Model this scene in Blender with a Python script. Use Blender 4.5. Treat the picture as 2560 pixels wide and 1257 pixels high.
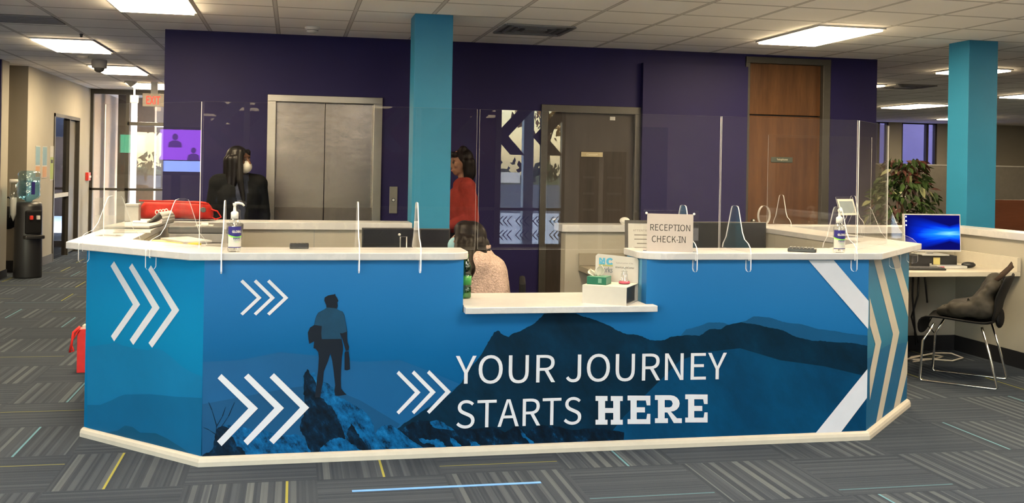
import bpy, bmesh, math, random
from mathutils import Vector, Matrix, Euler, noise
random.seed(7)
S = bpy.context.scene
for o in list(bpy.data.objects):
    bpy.data.objects.remove(o)
C = S.collection

# ---------------------------------------------------------------- camera
cam_d = bpy.data.cameras.new('camera'); cam = bpy.data.objects.new('camera', cam_d); C.objects.link(cam)
cam_d.sensor_width = 36.0
cam_d.lens = 2591.0 / 2560.0 * 36.0
cam_d.shift_y = -(628.5 - 414.8) / 2560.0
cam_d.clip_start = 0.05; cam_d.clip_end = 400
cam.matrix_world = (Matrix.Translation((0, 0, 1.53)) @ Matrix.Rotation(math.radians(-11.88), 4, 'Z')
                    @ Matrix.Rotation(math.radians(90), 4, 'X') @ Matrix.Rotation(math.atan(0.018), 4, 'Z'))
S.camera = cam
# ---------------------------------------------------------------- sky, sun, exposure
W = bpy.data.worlds.new('sky'); S.world = W; W.use_nodes = True
wn = W.node_tree; wn.nodes.clear()
wo = wn.nodes.new('ShaderNodeOutputWorld'); wb = wn.nodes.new('ShaderNodeBackground'); ws = wn.nodes.new('ShaderNodeTexSky')
ws.sky_type = 'NISHITA'; ws.sun_disc = False; ws.sun_elevation = math.radians(24); ws.sun_rotation = math.radians(63)
ws.air_density = 1.3; ws.dust_density = 1.0; ws.ozone_density = 1.0
wb.inputs['Strength'].default_value = 3.2
wn.links.new(ws.outputs[0], wb.inputs[0]); wn.links.new(wb.outputs[0], wo.inputs[0])
sun_d = bpy.data.lights.new('sun', 'SUN'); sun_d.energy = 10.0; sun_d.angle = math.radians(0.6); sun_d.color = (1.0, 0.86, 0.68)
sun = bpy.data.objects.new('sun', sun_d); C.objects.link(sun)
sun.rotation_euler = Vector((-0.80, -0.40, -0.42)).to_track_quat('-Z', 'Y').to_euler()
sun.location = (40, 30, 25)
LAMP_COLOR = (1.0, 0.78, 0.47); LAMP_STRENGTH = 40.0
S.view_settings.view_transform = 'Standard'; S.view_settings.look = 'None'
S.view_settings.gamma = 1.0; S.view_settings.use_curve_mapping = False
S.view_settings.exposure = 0.66
S.cycles.transparent_max_bounces = 32
S.cycles.max_bounces = 10

# ---------------------------------------------------------------- material helpers
def new_mat(name):
    m = bpy.data.materials.new(name); m.use_nodes = True
    nt = m.node_tree; nt.nodes.clear()
    out = nt.nodes.new('ShaderNodeOutputMaterial')
    return m, nt, out
class NB:
    """small node graph builder"""
    def __init__(s, nt): s.nt = nt
    def n(s, t, **kw):
        nd = s.nt.nodes.new(t)
        for k, v in kw.items(): setattr(nd, k, v)
        return nd
    def put(s, sock, v):
        if hasattr(v, 'is_linked') or isinstance(v, bpy.types.NodeSocket): s.nt.links.new(v, sock)
        else: sock.default_value = v
    def m(s, op, a, b=0.0, c=0.0):
        nd = s.n('ShaderNodeMath', operation=op)
        s.put(nd.inputs[0], a); s.put(nd.inputs[1], b); s.put(nd.inputs[2], c)
        return nd.outputs[0]
    def mix(s, f, a, b):
        nd = s.n('ShaderNodeMix', data_type='RGBA')
        s.put(nd.inputs['Factor'], f); s.put(nd.inputs[6], a); s.put(nd.inputs[7], b)
        return nd.outputs[2]
    def pos(s):
        g = s.n('ShaderNodeNewGeometry'); x = s.n('ShaderNodeSeparateXYZ'); s.nt.links.new(g.outputs['Position'], x.inputs[0])
        return g.outputs['Position'], x.outputs[0], x.outputs[1], x.outputs[2]
    def obj(s):
        g = s.n('ShaderNodeTexCoord'); x = s.n('ShaderNodeSeparateXYZ'); s.nt.links.new(g.outputs['Object'], x.inputs[0])
        return g.outputs['Object'], x.outputs[0], x.outputs[1], x.outputs[2]
    def noise(s, vec, scale, detail=3.0, rough=0.55):
        nd = s.n('ShaderNodeTexNoise'); s.put(nd.inputs['Vector'], vec)
        nd.inputs['Scale'].default_value = scale; nd.inputs['Detail'].default_value = detail; nd.inputs['Roughness'].default_value = rough
        return nd.outputs['Fac']
    def vec(s, x, y, z):
        nd = s.n('ShaderNodeCombineXYZ'); s.put(nd.inputs[0], x); s.put(nd.inputs[1], y); s.put(nd.inputs[2], z)
        return nd.outputs[0]
    def rnd(s, vec):
        nd = s.n('ShaderNodeTexWhiteNoise', noise_dimensions='3D'); s.put(nd.inputs['Vector'], vec)
        return nd.outputs['Value'], nd.outputs['Color']
    def ramp(s, f, stops, interp='LINEAR'):
        nd = s.n('ShaderNodeValToRGB'); s.put(nd.inputs[0], f); cr = nd.color_ramp; cr.interpolation = interp
        while len(cr.elements) < len(stops): cr.elements.new(0.5)
        for e, (p, c) in zip(cr.elements, stops): e.position = p; e.color = c4(c)
        return nd.outputs[0]
    def bsdf(s, color, rough=0.6, metal=0.0, spec=0.5, **kw):
        nd = s.n('ShaderNodeBsdfPrincipled'); s.put(nd.inputs['Base Color'], color); s.put(nd.inputs['Roughness'], rough)
        nd.inputs['Metallic'].default_value = metal; nd.inputs['Specular IOR Level'].default_value = spec
        return nd
    def bump(s, h, strength=0.2, dist=0.01):
        nd = s.n('ShaderNodeBump'); s.put(nd.inputs['Height'], h); nd.inputs['Strength'].default_value = strength; nd.inputs['Distance'].default_value = dist
        return nd.outputs[0]
def c4(c): return (c[0], c[1], c[2], 1.0) if len(c) == 3 else c
def lin(r, g, b):
    f = lambda v: ((v/255+0.055)/1.055)**2.4 if v > 10 else v/255/12.92
    return (f(r), f(g), f(b), 1.0)
def surf(name, col, rough=0.6, metal=0.0, spec=None, var=0.06, scale=18.0, bump=0.0, bscale=120.0, stretch=(1, 1, 1), coat=0.0, trans=0.0):
    """plain procedural surface: base colour with a little noise, optional fine bump"""
    if spec is None: spec = 0.12 if rough >= 0.6 else (0.2 if rough >= 0.45 else 0.45)
    m, nt, out = new_mat(name); b = NB(nt)
    v, x, y, z = b.obj()
    vv = b.vec(b.m('MULTIPLY', x, stretch[0]), b.m('MULTIPLY', y, stretch[1]), b.m('MULTIPLY', z, stretch[2]))
    f = b.noise(vv, scale)
    col = c4(col)
    lo = tuple(max(0, c*(1-var)) for c in col[:3])+(1,); hi = tuple(min(1, c*(1+var)) for c in col[:3])+(1,)
    cc = b.ramp(f, [(0.3, lo), (0.7, hi)])
    p = b.bsdf(cc, rough, metal, spec)
    p.inputs['Coat Weight'].default_value = coat
    p.inputs['Transmission Weight'].default_value = trans
    if bump: nt.links.new(b.bump(b.noise(vv, bscale, 2.0), bump), p.inputs['Normal'])
    nt.links.new(p.outputs[0], out.inputs[0])
    return m
def glow(name, col, strength):
    m, nt, out = new_mat(name); b = NB(nt)
    v, x, y, z = b.obj()
    f = b.noise(v, 3.0)
    e = b.n('ShaderNodeEmission'); b.put(e.inputs[0], b.ramp(f, [(0.2, tuple(c*0.97 for c in col[:3])), (0.8, col)])); e.inputs[1].default_value = strength
    nt.links.new(e.outputs[0], out.inputs[0]); return m
def clear(name, tint=(1, 1, 1), f0=0.037, rough=0.0):
    """thin clear sheet: straight transmission plus a mirror reflection that grows at grazing angles"""
    m, nt, out = new_mat(name); b = NB(nt)
    lw = b.n('ShaderNodeLayerWeight'); lw.inputs[0].default_value = 0.5
    fac = b.m('ADD', b.m('MULTIPLY', b.m('POWER', lw.outputs['Facing'], 5.0), 1.0-f0), f0)
    t = b.n('ShaderNodeBsdfTransparent'); t.inputs[0].default_value = c4(tint)
    g = b.n('ShaderNodeBsdfGlossy'); g.inputs['Roughness'].default_value = rough; g.inputs[0].default_value = (1, 1, 1, 1)
    mx = b.n('ShaderNodeMixShader'); b.put(mx.inputs[0], fac); nt.links.new(t.outputs[0], mx.inputs[1]); nt.links.new(g.outputs[0], mx.inputs[2])
    nt.links.new(mx.outputs[0], out.inputs[0]); return m
def edge_mat(name, col, w):
    """polished sheet edge: half clear, half pale scattering"""
    m, nt, out = new_mat(name); b = NB(nt)
    t = b.n('ShaderNodeBsdfTransparent'); p = b.bsdf(c4(col), 0.25)
    mx = b.n('ShaderNodeMixShader'); mx.inputs[0].default_value = w
    nt.links.new(t.outputs[0], mx.inputs[1]); nt.links.new(p.outputs[0], mx.inputs[2]); nt.links.new(mx.outputs[0], out.inputs[0]); return m

# ---------------------------------------------------------------- mesh helpers
class MB:
    def __init__(s): s.bm = bmesh.new()
    def face(s, pts, mi=0):
        vs = [s.bm.verts.new(p) for p in pts]
        f = s.bm.faces.new(vs); f.material_index = mi; return f
    def box(s, x0, x1, y0, y1, z0, z1, mi=0, M=None):
        P = [Vector(p) for p in ((x0,y0,z0),(x1,y0,z0),(x1,y1,z0),(x0,y1,z0),(x0,y0,z1),(x1,y0,z1),(x1,y1,z1),(x0,y1,z1))]
        if M: P = [M @ p for p in P]
        v = [s.bm.verts.new(p) for p in P]
        for q in ((3,2,1,0),(4,5,6,7),(0,1,5,4),(1,2,6,5),(2,3,7,6),(3,0,4,7)):
            f = s.bm.faces.new([v[i] for i in q]); f.material_index = mi
        return s
    def prism(s, pts, d, mi=0, mi_side=None, M=None):
        """pts: planar polygon (3-D), d: extrusion vector"""
        P = [Vector(p) for p in pts]; d = Vector(d)
        if M: P = [M @ p for p in P]; d = M.to_3x3() @ d
        n = Vector((0, 0, 0))
        for i in range(len(P)): n += P[i].cross(P[(i+1) % len(P)])
        if n.dot(d) > 0: P = P[::-1]
        a = [s.bm.verts.new(p) for p in P]; b = [s.bm.verts.new(p+d) for p in P]
        f = s.bm.faces.new(a); f.material_index = mi
        f = s.bm.faces.new(b[::-1]); f.material_index = mi
        ms = mi if mi_side is None else mi_side
        for i in range(len(P)):
            j = (i+1) % len(P)
            f = s.bm.faces.new([a[j], a[i], b[i], b[j]]); f.material_index = ms
        return s
    def cone(s, p0, p1, r0, r1, seg=16, mi=0, cap=True, smooth=True):
        p0 = Vector(p0); p1 = Vector(p1); ax = (p1-p0).normalized()
        u = ax.orthogonal().normalized(); w = ax.cross(u)
        A = []; B = []
        for i in range(seg):
            t = 2*math.pi*i/seg; dv = u*math.cos(t)+w*math.sin(t)
            A.append(s.bm.verts.new(p0+dv*r0)); B.append(s.bm.verts.new(p1+dv*r1))
        for i in range(seg):
            j = (i+1) % seg
            f = s.bm.faces.new([A[i], A[j], B[j], B[i]]); f.material_index = mi; f.smooth = smooth
        if cap:
            f = s.bm.faces.new(A[::-1]); f.material_index = mi
            f = s.bm.faces.new(B); f.material_index = mi
        return s
    def lathe(s, prof, c=(0, 0, 0), seg=24, mi=0, sx=1.0, sy=1.0):
        c = Vector(c); R = []
        for r, z in prof:
            R.append([s.bm.verts.new(c+Vector((max(r, 1e-4)*sx*math.cos(2*math.pi*i/seg), max(r, 1e-4)*sy*math.sin(2*math.pi*i/seg), z))) for i in range(seg)])
        for a, b in zip(R, R[1:]):
            for i in range(seg):
                j = (i+1) % seg
                f = s.bm.faces.new([a[i], a[j], b[j], b[i]]); f.material_index = mi; f.smooth = True
        f = s.bm.faces.new(R[0][::-1]); f.material_index = mi
        f = s.bm.faces.new(R[-1]); f.material_index = mi
        return s
    def tube(s, pts, r, seg=8, mi=0, closed=False, flat=None):
        P = [Vector(p) for p in pts]; n = len(P); rings = []
        up = None
        for i in range(n):
            if closed: t = P[(i+1) % n]-P[i-1]
            else: t = P[min(i+1, n-1)]-P[max(i-1, 0)]
            t.normalize()
            if up is None: up = t.orthogonal().normalized()
            up = (up - t*up.dot(t)); up.normalize(); w = t.cross(up)
            rr = r[i] if isinstance(r, (list, tuple)) else r
            f2 = flat or 1.0
            rings.append([s.bm.verts.new(P[i]+up*math.cos(2*math.pi*k/seg)*rr+w*math.sin(2*math.pi*k/seg)*rr*f2) for k in range(seg)])
        m = n if closed else n-1
        for i in range(m):
            a, b = rings[i], rings[(i+1) % n]
            for k in range(seg):
                j = (k+1) % seg
                f = s.bm.faces.new([a[k], a[j], b[j], b[k]]); f.material_index = mi; f.smooth = True
        if not closed:
            s.bm.faces.new(rings[0][::-1]).material_index = mi; s.bm.faces.new(rings[-1]).material_index = mi
        return s
    def ball(s, c, r, seg=16, mi=0, M=None):
        rx, ry, rz = r if isinstance(r, (tuple, list)) else (r, r, r)
        c = Vector(c); rings = []; nr = max(6, seg//2)
        for a in range(1, nr):
            ph = math.pi*a/nr
            rings.append([Vector((rx*math.sin(ph)*math.cos(2*math.pi*k/seg), ry*math.sin(ph)*math.sin(2*math.pi*k/seg), -rz*math.cos(ph))) for k in range(seg)])
        tf = (lambda v: c+(M @ v)) if M else (lambda v: c+v)
        V = [[s.bm.verts.new(tf(v)) for v in rg] for rg in rings]
        b = s.bm.verts.new(tf(Vector((0, 0, -rz)))); t = s.bm.verts.new(tf(Vector((0, 0, rz))))
        for a, q in zip(V, V[1:]):
            for k in range(seg):
                j = (k+1) % seg
                f = s.bm.faces.new([a[k], a[j], q[j], q[k]]); f.smooth = True; f.material_index = mi
        for k in range(seg):
            j = (k+1) % seg
            f = s.bm.faces.new([b, V[0][j], V[0][k]]); f.smooth = True; f.material_index = mi
            f = s.bm.faces.new([t, V[-1][k], V[-1][j]]); f.smooth = True; f.material_index = mi
        return s
    def limb(s, p0, r0, p1, r1, seg=14):
        s.cone(p0, p1, r0, r1, seg); s.ball(p0, r0, seg); s.ball(p1, r1, seg); return s
    def build(s, name, mats, parent=None, loc=None, bevel=0.0, seg=2, norm=False):
        me = bpy.data.meshes.new(name)
        if norm: bmesh.ops.recalc_face_normals(s.bm, faces=s.bm.faces)
        s.bm.to_mesh(me); s.bm.free()
        for m in (mats if isinstance(mats, (list, tuple)) else [mats]): me.materials.append(m)
        o = bpy.data.objects.new(name, me); C.objects.link(o)
        if parent: o.parent = parent
        if loc: o.location = loc
        if bevel:
            bv = o.modifiers.new('bevel', 'BEVEL'); bv.width = bevel; bv.segments = seg; bv.limit_method = 'ANGLE'; bv.angle_limit = math.radians(40)
        return o
def thing(name, label, cat, loc=(0, 0, 0), rz=0.0, group=None):
    o = bpy.data.objects.new(name, None); C.objects.link(o); o.empty_display_size = 0.1
    o.location = loc; o.rotation_euler = (0, 0, rz); o['label'] = label; o['category'] = cat
    if group: o['group'] = group
    return o
def tag(o, label, cat, group=None):
    o['label'] = label; o['category'] = cat
    if group: o['group'] = group
    return o
def struct(o): o['kind'] = 'structure'; return o
def voxel(mb, name, mats, parent=None, size=0.012, smooth=4, keep=None):
    """melt overlapping solids into one continuous skin"""
    t = mb.build(name, mats)
    r = t.modifiers.new('r', 'REMESH'); r.mode = 'VOXEL'; r.voxel_size = size; r.use_smooth_shade = True
    if smooth: sm = t.modifiers.new('s', 'SMOOTH'); sm.factor = 0.5; sm.iterations = smooth
    dg = bpy.context.evaluated_depsgraph_get(); dg.update()
    me = bpy.data.meshes.new_from_object(t.evaluated_get(dg)); me.name = name
    bpy.data.objects.remove(t)
    if not len(me.materials):
        for m in (mats if isinstance(mats, (list, tuple)) else [mats]): me.materials.append(m)
    for p in me.polygons: p.use_smooth = True
    o = bpy.data.objects.new(name, me); C.objects.link(o)
    if parent: o.parent = parent
    return o
import os
try: SANS = bpy.data.fonts.load(os.path.join(bpy.utils.system_resource('DATAFILES', path='fonts'), 'Noto Sans CJK Regular.woff2'))
except Exception: SANS = None
def letters(s, name, org, u, v, box, mat, parent=None, depth=0.0006, keep_aspect=False, align='L', bold=0.0, spacing=1.0, line=1.0):
    """lettering fitted into box=(u0,u1,v0,v1) on the plane org + u*a + v*b"""
    cu = bpy.data.curves.new('t', 'FONT'); cu.body = s
    if SANS: cu.font = SANS
    cu.size = 1.0; cu.offset = bold; cu.space_character = spacing; cu.space_line = line
    cu.align_x = {'L': 'LEFT', 'C': 'CENTER'}[align]
    cu.resolution_u = 6
    to = bpy.data.objects.new('t', cu); C.objects.link(to)
    dg = bpy.context.evaluated_depsgraph_get(); dg.update()
    me = bpy.data.meshes.new_from_object(to.evaluated_get(dg)); me.name = name
    bpy.data.objects.remove(to); bpy.data.curves.remove(cu)
    xs = [p.co.x for p in me.vertices]; ys = [p.co.y for p in me.vertices]
    x0, x1, y0, y1 = min(xs), max(xs), min(ys), max(ys)
    org = Vector(org); u = Vector(u).normalized(); v = Vector(v).normalized(); n = u.cross(v)
    su = (box[1]-box[0])/(x1-x0); sv = (box[3]-box[2])/(y1-y0)
    if keep_aspect: su = sv = min(su, sv)
    cx = (box[0]+box[1])/2; cw = (x1-x0)*su
    b0 = cx-cw/2 if keep_aspect else box[0]
    for p in me.vertices:
        a = b0+(p.co.x-x0)*su; b = box[2]+(p.co.y-y0)*sv
        p.co = org+u*a+v*b+n*depth
    me.materials.clear(); me.materials.append(mat)
    o = bpy.data.objects.new(name, me); C.objects.link(o)
    if parent: o.parent = parent
    return o
def copy_tree(o, parent=None):
    c = o.copy(); C.objects.link(c)
    if parent: c.parent = parent
    for ch in list(o.children): copy_tree(ch, c)
    return c
PI = math.pi
# ---------------------------------------------------------------- materials
def carpet_mat():
    m, nt, out = new_mat('carpet_tiles'); b = NB(nt)
    P, x, y, z = b.pos(); T = 0.615
    cx = b.m('DIVIDE', b.m('SUBTRACT', x, 0.135), T); cy = b.m('DIVIDE', b.m('SUBTRACT', y, 5.08), T)
    ix = b.m('FLOOR', cx); iy = b.m('FLOOR', cy); fx = b.m('FRACT', cx); fy = b.m('FRACT', cy)
    par = b.m('FLOORED_MODULO', b.m('ADD', ix, iy), 2.0)          # 0: ribs run away from the window, 1: ribs run along the desk
    inv = b.m('SUBTRACT', 1.0, par)
    u = b.m('ADD', b.m('MULTIPLY', fx, inv), b.m('MULTIPLY', fy, par))
    idv = b.vec(ix, iy, 3.0); r1, rc = b.rnd(idv)
    sc = b.n('ShaderNodeSeparateColor'); nt.links.new(rc, sc.inputs[0])
    band, _ = b.rnd(b.vec(b.m('FLOOR', b.m('MULTIPLY', u, 15.0)), b.m('MULTIPLY', r1, 91.0), 1.0))
    fine, _ = b.rnd(b.vec(b.m('FLOOR', b.m('MULTIPLY', u, 58.0)), b.m('MULTIPLY', r1, 57.0), 2.0))
    alt = b.m('FLOORED_MODULO', b.m('FLOOR', b.m('MULTIPLY', u, 19.0)), 2.0)
    pile = b.noise(P, 260.0, 2.0)
    wear = b.noise(P, 1.3, 3.0)
    amt = b.m('ADD', 0.35, b.m('MULTIPLY', inv, 0.65))
    t = b.m('ADD', b.m('MULTIPLY', b.m('MULTIPLY', alt, band), b.m('MULTIPLY', amt, 0.62)), b.m('ADD', b.m('MULTIPLY', fine, 0.22), b.m('MULTIPLY', b.m('SUBTRACT', pile, 0.5), 0.35)))
    t = b.m('ADD', t, b.m('MULTIPLY', b.m('SUBTRACT', wear, 0.5), 0.25))
    col = b.ramp(t, [(0.0, lin(42, 48, 57)), (0.38, lin(57, 63, 72)), (0.95, lin(80, 86, 91))])
    u0 = b.m('ADD', 0.12, b.m('MULTIPLY', sc.outputs[0], 0.76))
    line = b.m('LESS_THAN', b.m('ABSOLUTE', b.m('SUBTRACT', u, u0)), 0.0095)
    line = b.m('MULTIPLY', line, b.m('GREATER_THAN', sc.outputs[2], 0.30))
    acc = b.mix(b.m('GREATER_THAN', sc.outputs[1], 0.5), lin(128, 126, 58), lin(84, 122, 136))
    acc = b.mix(b.m('MULTIPLY', par, 0.45), acc, col)
    col = b.mix(b.m('MULTIPLY', line, 0.85), col, acc)
    p = b.bsdf(col, 0.95, spec=0.06)
    h = b.m('ADD', b.m('MULTIPLY', b.m('FRACT', b.m('MULTIPLY', u, 58.0)), 0.5), pile)
    nt.links.new(b.bump(h, 0.35, 0.004), p.inputs['Normal'])
    nt.links.new(p.outputs[0], out.inputs[0]); return m
def ceiling_mat():
    m, nt, out = new_mat('ceiling_tiles'); b = NB(nt)
    P, x, y, z = b.pos(); T = 0.622
    cx = b.m('DIVIDE', b.m('ADD', x, 2.03), T); cy = b.m('DIVIDE', b.m('SUBTRACT', y, 8.93), T)
    def dist(c): return b.m('MULTIPLY', b.m('SUBTRACT', 0.5, b.m('ABSOLUTE', b.m('SUBTRACT', b.m('FRACT', c), 0.5))), T)
    dx = dist(cx); dy = dist(cy); d = b.m('MINIMUM', dx, dy)
    bar = b.m('LESS_THAN', d, 0.011); gap = b.m('LESS_THAN', d, 0.019)
    tone, _ = b.rnd(b.vec(b.m('FLOOR', cx), b.m('FLOOR', cy), 5.0))
    peck = b.noise(P, 190.0, 3.0, 0.7); cloud = b.noise(P, 0.9, 2.0)
    t = b.m('ADD', b.m('MULTIPLY', tone, 0.25), b.m('ADD', b.m('MULTIPLY', peck, 0.35), b.m('MULTIPLY', cloud, 0.4)))
    col = b.ramp(t, [(0.2, (0.88, 0.86, 0.82)), (0.8, (0.95, 0.93, 0.89))])
    col = b.mix(gap, col, (0.42, 0.40, 0.37, 1)); col = b.mix(bar, col, (0.62, 0.60, 0.57, 1))
    p = b.bsdf(col, 0.9, spec=0.2)
    h = b.m('ADD', b.m('MULTIPLY', peck, 0.4), b.m('MULTIPLY', bar, 0.8))
    nt.links.new(b.bump(h, 0.25, 0.004), p.inputs['Normal'])
    nt.links.new(p.outputs[0], out.inputs[0]); return m
def marble_mat(name, base=(0.355, 0.355, 0.365)):
    m, nt, out = new_mat(name); b = NB(nt)
    P, x, y, z = b.pos()
    w = b.noise(P, 2.2, 5.0, 0.6); vein = b.m('ABSOLUTE', b.m('SUBTRACT', b.noise(P, 3.1, 6.0, 0.65), 0.5))
    v = b.m('SUBTRACT', 1.0, b.m('MULTIPLY', vein, 22.0)); v = b.m('MAXIMUM', v, 0.0)
    col = b.mix(b.m('MULTIPLY', v, 0.30), c4(base), (0.50, 0.48, 0.47, 1))
    p = b.bsdf(col, 0.28, spec=0.5); nt.links.new(p.outputs[0], out.inputs[0]); return m
def wood_mat(name, dark, light, rough=0.4, axis='z', scale=1.0):
    m, nt, out = new_mat(name); b = NB(nt)
    v, x, y, z = b.pos()
    st = {'z': (9, 9, 0.9), 'x': (0.9, 9, 9)}[axis]
    q = b.vec(b.m('MULTIPLY', x, st[0]*scale), b.m('MULTIPLY', y, st[1]*scale), b.m('MULTIPLY', z, st[2]*scale))
    f = b.noise(q, 1.0, 6.0, 0.62); g = b.noise(q, 6.0, 3.0, 0.6)
    t = b.m('ADD', b.m('MULTIPLY', f, 0.75), b.m('MULTIPLY', g, 0.25))
    col = b.ramp(t, [(0.32, dark), (0.5, tuple((a+c)/2 for a, c in zip(dark, light))), (0.68, light)])
    p = b.bsdf(col, rough, spec=0.25); nt.links.new(p.outputs[0], out.inputs[0]); return m
def steel_mat(name, col=(0.62, 0.58, 0.53), rough=0.24):
    m, nt, out = new_mat(name); b = NB(nt)
    P, x, y, z = b.pos()
    q = b.vec(b.m('MULTIPLY', x, 4.0), y, b.m('MULTIPLY', z, 300.0))
    f = b.noise(q, 1.0, 2.0); dent = b.noise(b.vec(b.m('MULTIPLY', x, 1.6), y, b.m('MULTIPLY', z, 3.2)), 1.0, 3.0)
    cc = b.ramp(f, [(0.3, tuple(c*0.9 for c in col)), (0.7, col)])
    p = b.bsdf(cc, rough, metal=1.0)
    nt.links.new(b.bump(b.m('ADD', b.m('MULTIPLY', f, 0.02), dent), 0.12, 0.03), p.inputs['Normal'])
    nt.links.new(p.outputs[0], out.inputs[0]); return m
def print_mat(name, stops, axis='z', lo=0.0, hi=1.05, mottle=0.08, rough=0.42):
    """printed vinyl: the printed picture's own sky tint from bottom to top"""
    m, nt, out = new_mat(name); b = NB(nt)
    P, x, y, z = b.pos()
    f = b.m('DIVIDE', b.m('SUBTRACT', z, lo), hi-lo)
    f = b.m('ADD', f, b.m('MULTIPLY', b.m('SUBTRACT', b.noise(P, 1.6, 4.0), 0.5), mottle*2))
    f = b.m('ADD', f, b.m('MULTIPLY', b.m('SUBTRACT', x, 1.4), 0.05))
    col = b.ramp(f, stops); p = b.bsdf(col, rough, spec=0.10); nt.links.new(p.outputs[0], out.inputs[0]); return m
def rock_mat(name, stops, scale=9.0, lo_detail=7.0, stretch=(1.0, 0.55), thr=0.0):
    m, nt, out = new_mat(name); b = NB(nt)
    P, x, y, z = b.pos()
    # rotate a little so that the strata lean
    a = b.m('ADD', b.m('MULTIPLY', x, 0.8*stretch[0]), b.m('MULTIPLY', z, 0.6*stretch[0])); c = b.m('SUBTRACT', b.m('MULTIPLY', z, 0.8*stretch[1]), b.m('MULTIPLY', x, 0.6*stretch[1]))
    f = b.noise(b.vec(a, c, 0.0), scale, lo_detail, 0.68)
    col = b.ramp(b.m('ADD', f, thr), stops); p = b.bsdf(col, 0.5, spec=0.10); nt.links.new(p.outputs[0], out.inputs[0]); return m

M = {}
M['carpet'] = carpet_mat(); M['ceiling'] = ceiling_mat(); M['marble'] = marble_mat('quartz_top')
M['cream'] = surf('cream_paint', (0.275, 0.255, 0.22), 0.75, var=0.03, scale=3, bump=0.05)
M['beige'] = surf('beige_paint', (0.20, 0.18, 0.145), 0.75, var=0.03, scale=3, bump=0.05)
M['purple'] = surf('purple_paint', (0.0105, 0.0082, 0.049), 0.55, var=0.05, scale=2.5, spec=0.14)
M['teal'] = surf('teal_paint', (0.019, 0.155, 0.275), 0.5, var=0.04, scale=3, bump=0.04)
M['bronze'] = surf('dark_bronze', (0.030, 0.027, 0.022), 0.4, var=0.1)
M['black_base'] = surf('black_vinyl', (0.012, 0.012, 0.014), 0.5)
M['grey_base'] = surf('grey_vinyl', (0.10, 0.10, 0.11), 0.6)
M['steel'] = steel_mat('brushed_steel', (0.30, 0.27, 0.24)); M['steel_frame'] = steel_mat('steel_frame', (0.30, 0.28, 0.25), 0.32)
M['kick'] = surf('kick_plate', (0.09, 0.08, 0.07), 0.35, metal=0.6)
M['wood'] = wood_mat('walnut_door', (0.042, 0.0155, 0.005), (0.095, 0.042, 0.014))
M['dark_wood'] = wood_mat('dark_door', (0.016, 0.012, 0.010), (0.032, 0.024, 0.020), rough=0.55)
M['red_wood'] = wood_mat('mahogany', (0.045, 0.014, 0.007), (0.075, 0.025, 0.012), axis='x')
M['lamp_fill'] = glow('fill_lens', (1.0, 0.90, 0.76), LAMP_STRENGTH*0.76)  # neutral lens for the fill lights added behind the viewer
M['lamp'] = glow('troffer_lens', LAMP_COLOR, LAMP_STRENGTH)
M['white'] = surf('white_plastic', (0.50, 0.49, 0.46), 0.4)
M['white_card'] = surf('white_card', (0.36, 0.345, 0.315), 0.6, var=0.02)
M['paper'] = surf('paper', (0.36, 0.355, 0.34), 0.7, var=0.02)
M['black'] = surf('black_plastic', (0.012, 0.012, 0.013), 0.4)
M['black_soft'] = surf('black_matte', (0.008, 0.008, 0.009), 0.7, bump=0.1, spec=0.08)
M['screen_off'] = surf('dark_screen', (0.010, 0.011, 0.014), 0.22)
M['grey'] = surf('grey_plastic', (0.20, 0.195, 0.19), 0.5); M['light_grey'] = surf('light_grey_plastic', (0.32, 0.31, 0.29), 0.5)
M['dark_grey'] = surf('dark_grey_plastic', (0.07, 0.07, 0.07), 0.5)
M['silver'] = surf('silver_trim', (0.55, 0.55, 0.54), 0.35, metal=0.6)
M['chrome'] = surf('chrome', (0.75, 0.74, 0.72), 0.12, metal=1.0)
M['acrylic'] = clear('clear_acrylic'); M['acr_edge'] = edge_mat('acrylic_edge', (0.80, 0.80, 0.80), 0.62)
M['acr_milky'] = edge_mat('milky_acrylic', (0.34, 0.34, 0.32), 0.20)
M['acr_edge_soft'] = edge_mat('acrylic_edge_soft', (0.75, 0.76, 0.76), 0.38)
M['glass'] = clear('window_glass'); M['tint'] = clear('tinted_glass', (0.06, 0.045, 0.062)); M['glass_grey'] = clear('grey_glass', (0.70, 0.70, 0.70)); M['tint_violet'] = clear('violet_film_glass', (0.52, 0.46, 0.62))
M['tint_blue'] = clear('blue_film_glass', (0.13, 0.12, 0.26))
M['decal_dark'] = surf('dark_film', (0.012, 0.012, 0.02), 0.5)
M['partition'] = surf('grey_fabric', (0.085, 0.080, 0.072), 0.9, bump=0.3, bscale=400)
M['red'] = surf('red_fabric', (0.31, 0.015, 0.010), 0.6, var=0.12, bump=0.2, bscale=60)
M['red_bag'] = surf('red_paper', (0.42, 0.014, 0.012), 0.5, var=0.08)
M['red_plastic'] = surf('red_plastic', (0.50, 0.03, 0.02), 0.4)
M['coral'] = surf('coral_knit', (0.20, 0.026, 0.020), 0.85, var=0.15, bump=0.3, bscale=90)
M['blush'] = surf('blush_fleece', (0.285, 0.215, 0.19), 0.95, var=0.22, scale=75, bump=0.9, bscale=95)
M['black_cloth'] = surf('black_cloth', (0.0055, 0.006, 0.0065), 0.9, var=0.2, bump=0.2, bscale=40, spec=0.05)
M['navy_cloth'] = surf('navy_cloth', (0.018, 0.022, 0.038), 0.85, var=0.2, bump=0.2)
M['dark_trouser'] = surf('dark_trouser', (0.013, 0.012, 0.014), 0.85)
M['skin_dark'] = surf('brown_skin', (0.085, 0.038, 0.021), 0.5, var=0.08)
M['skin_light'] = surf('tan_skin', (0.22, 0.115, 0.075), 0.5, var=0.06)
M['hair'] = surf('black_hair', (0.0035, 0.003, 0.0028), 0.40, var=0.4, scale=60, stretch=(1, 1, 0.08), bump=0.25, bscale=50, spec=0.13)
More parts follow.
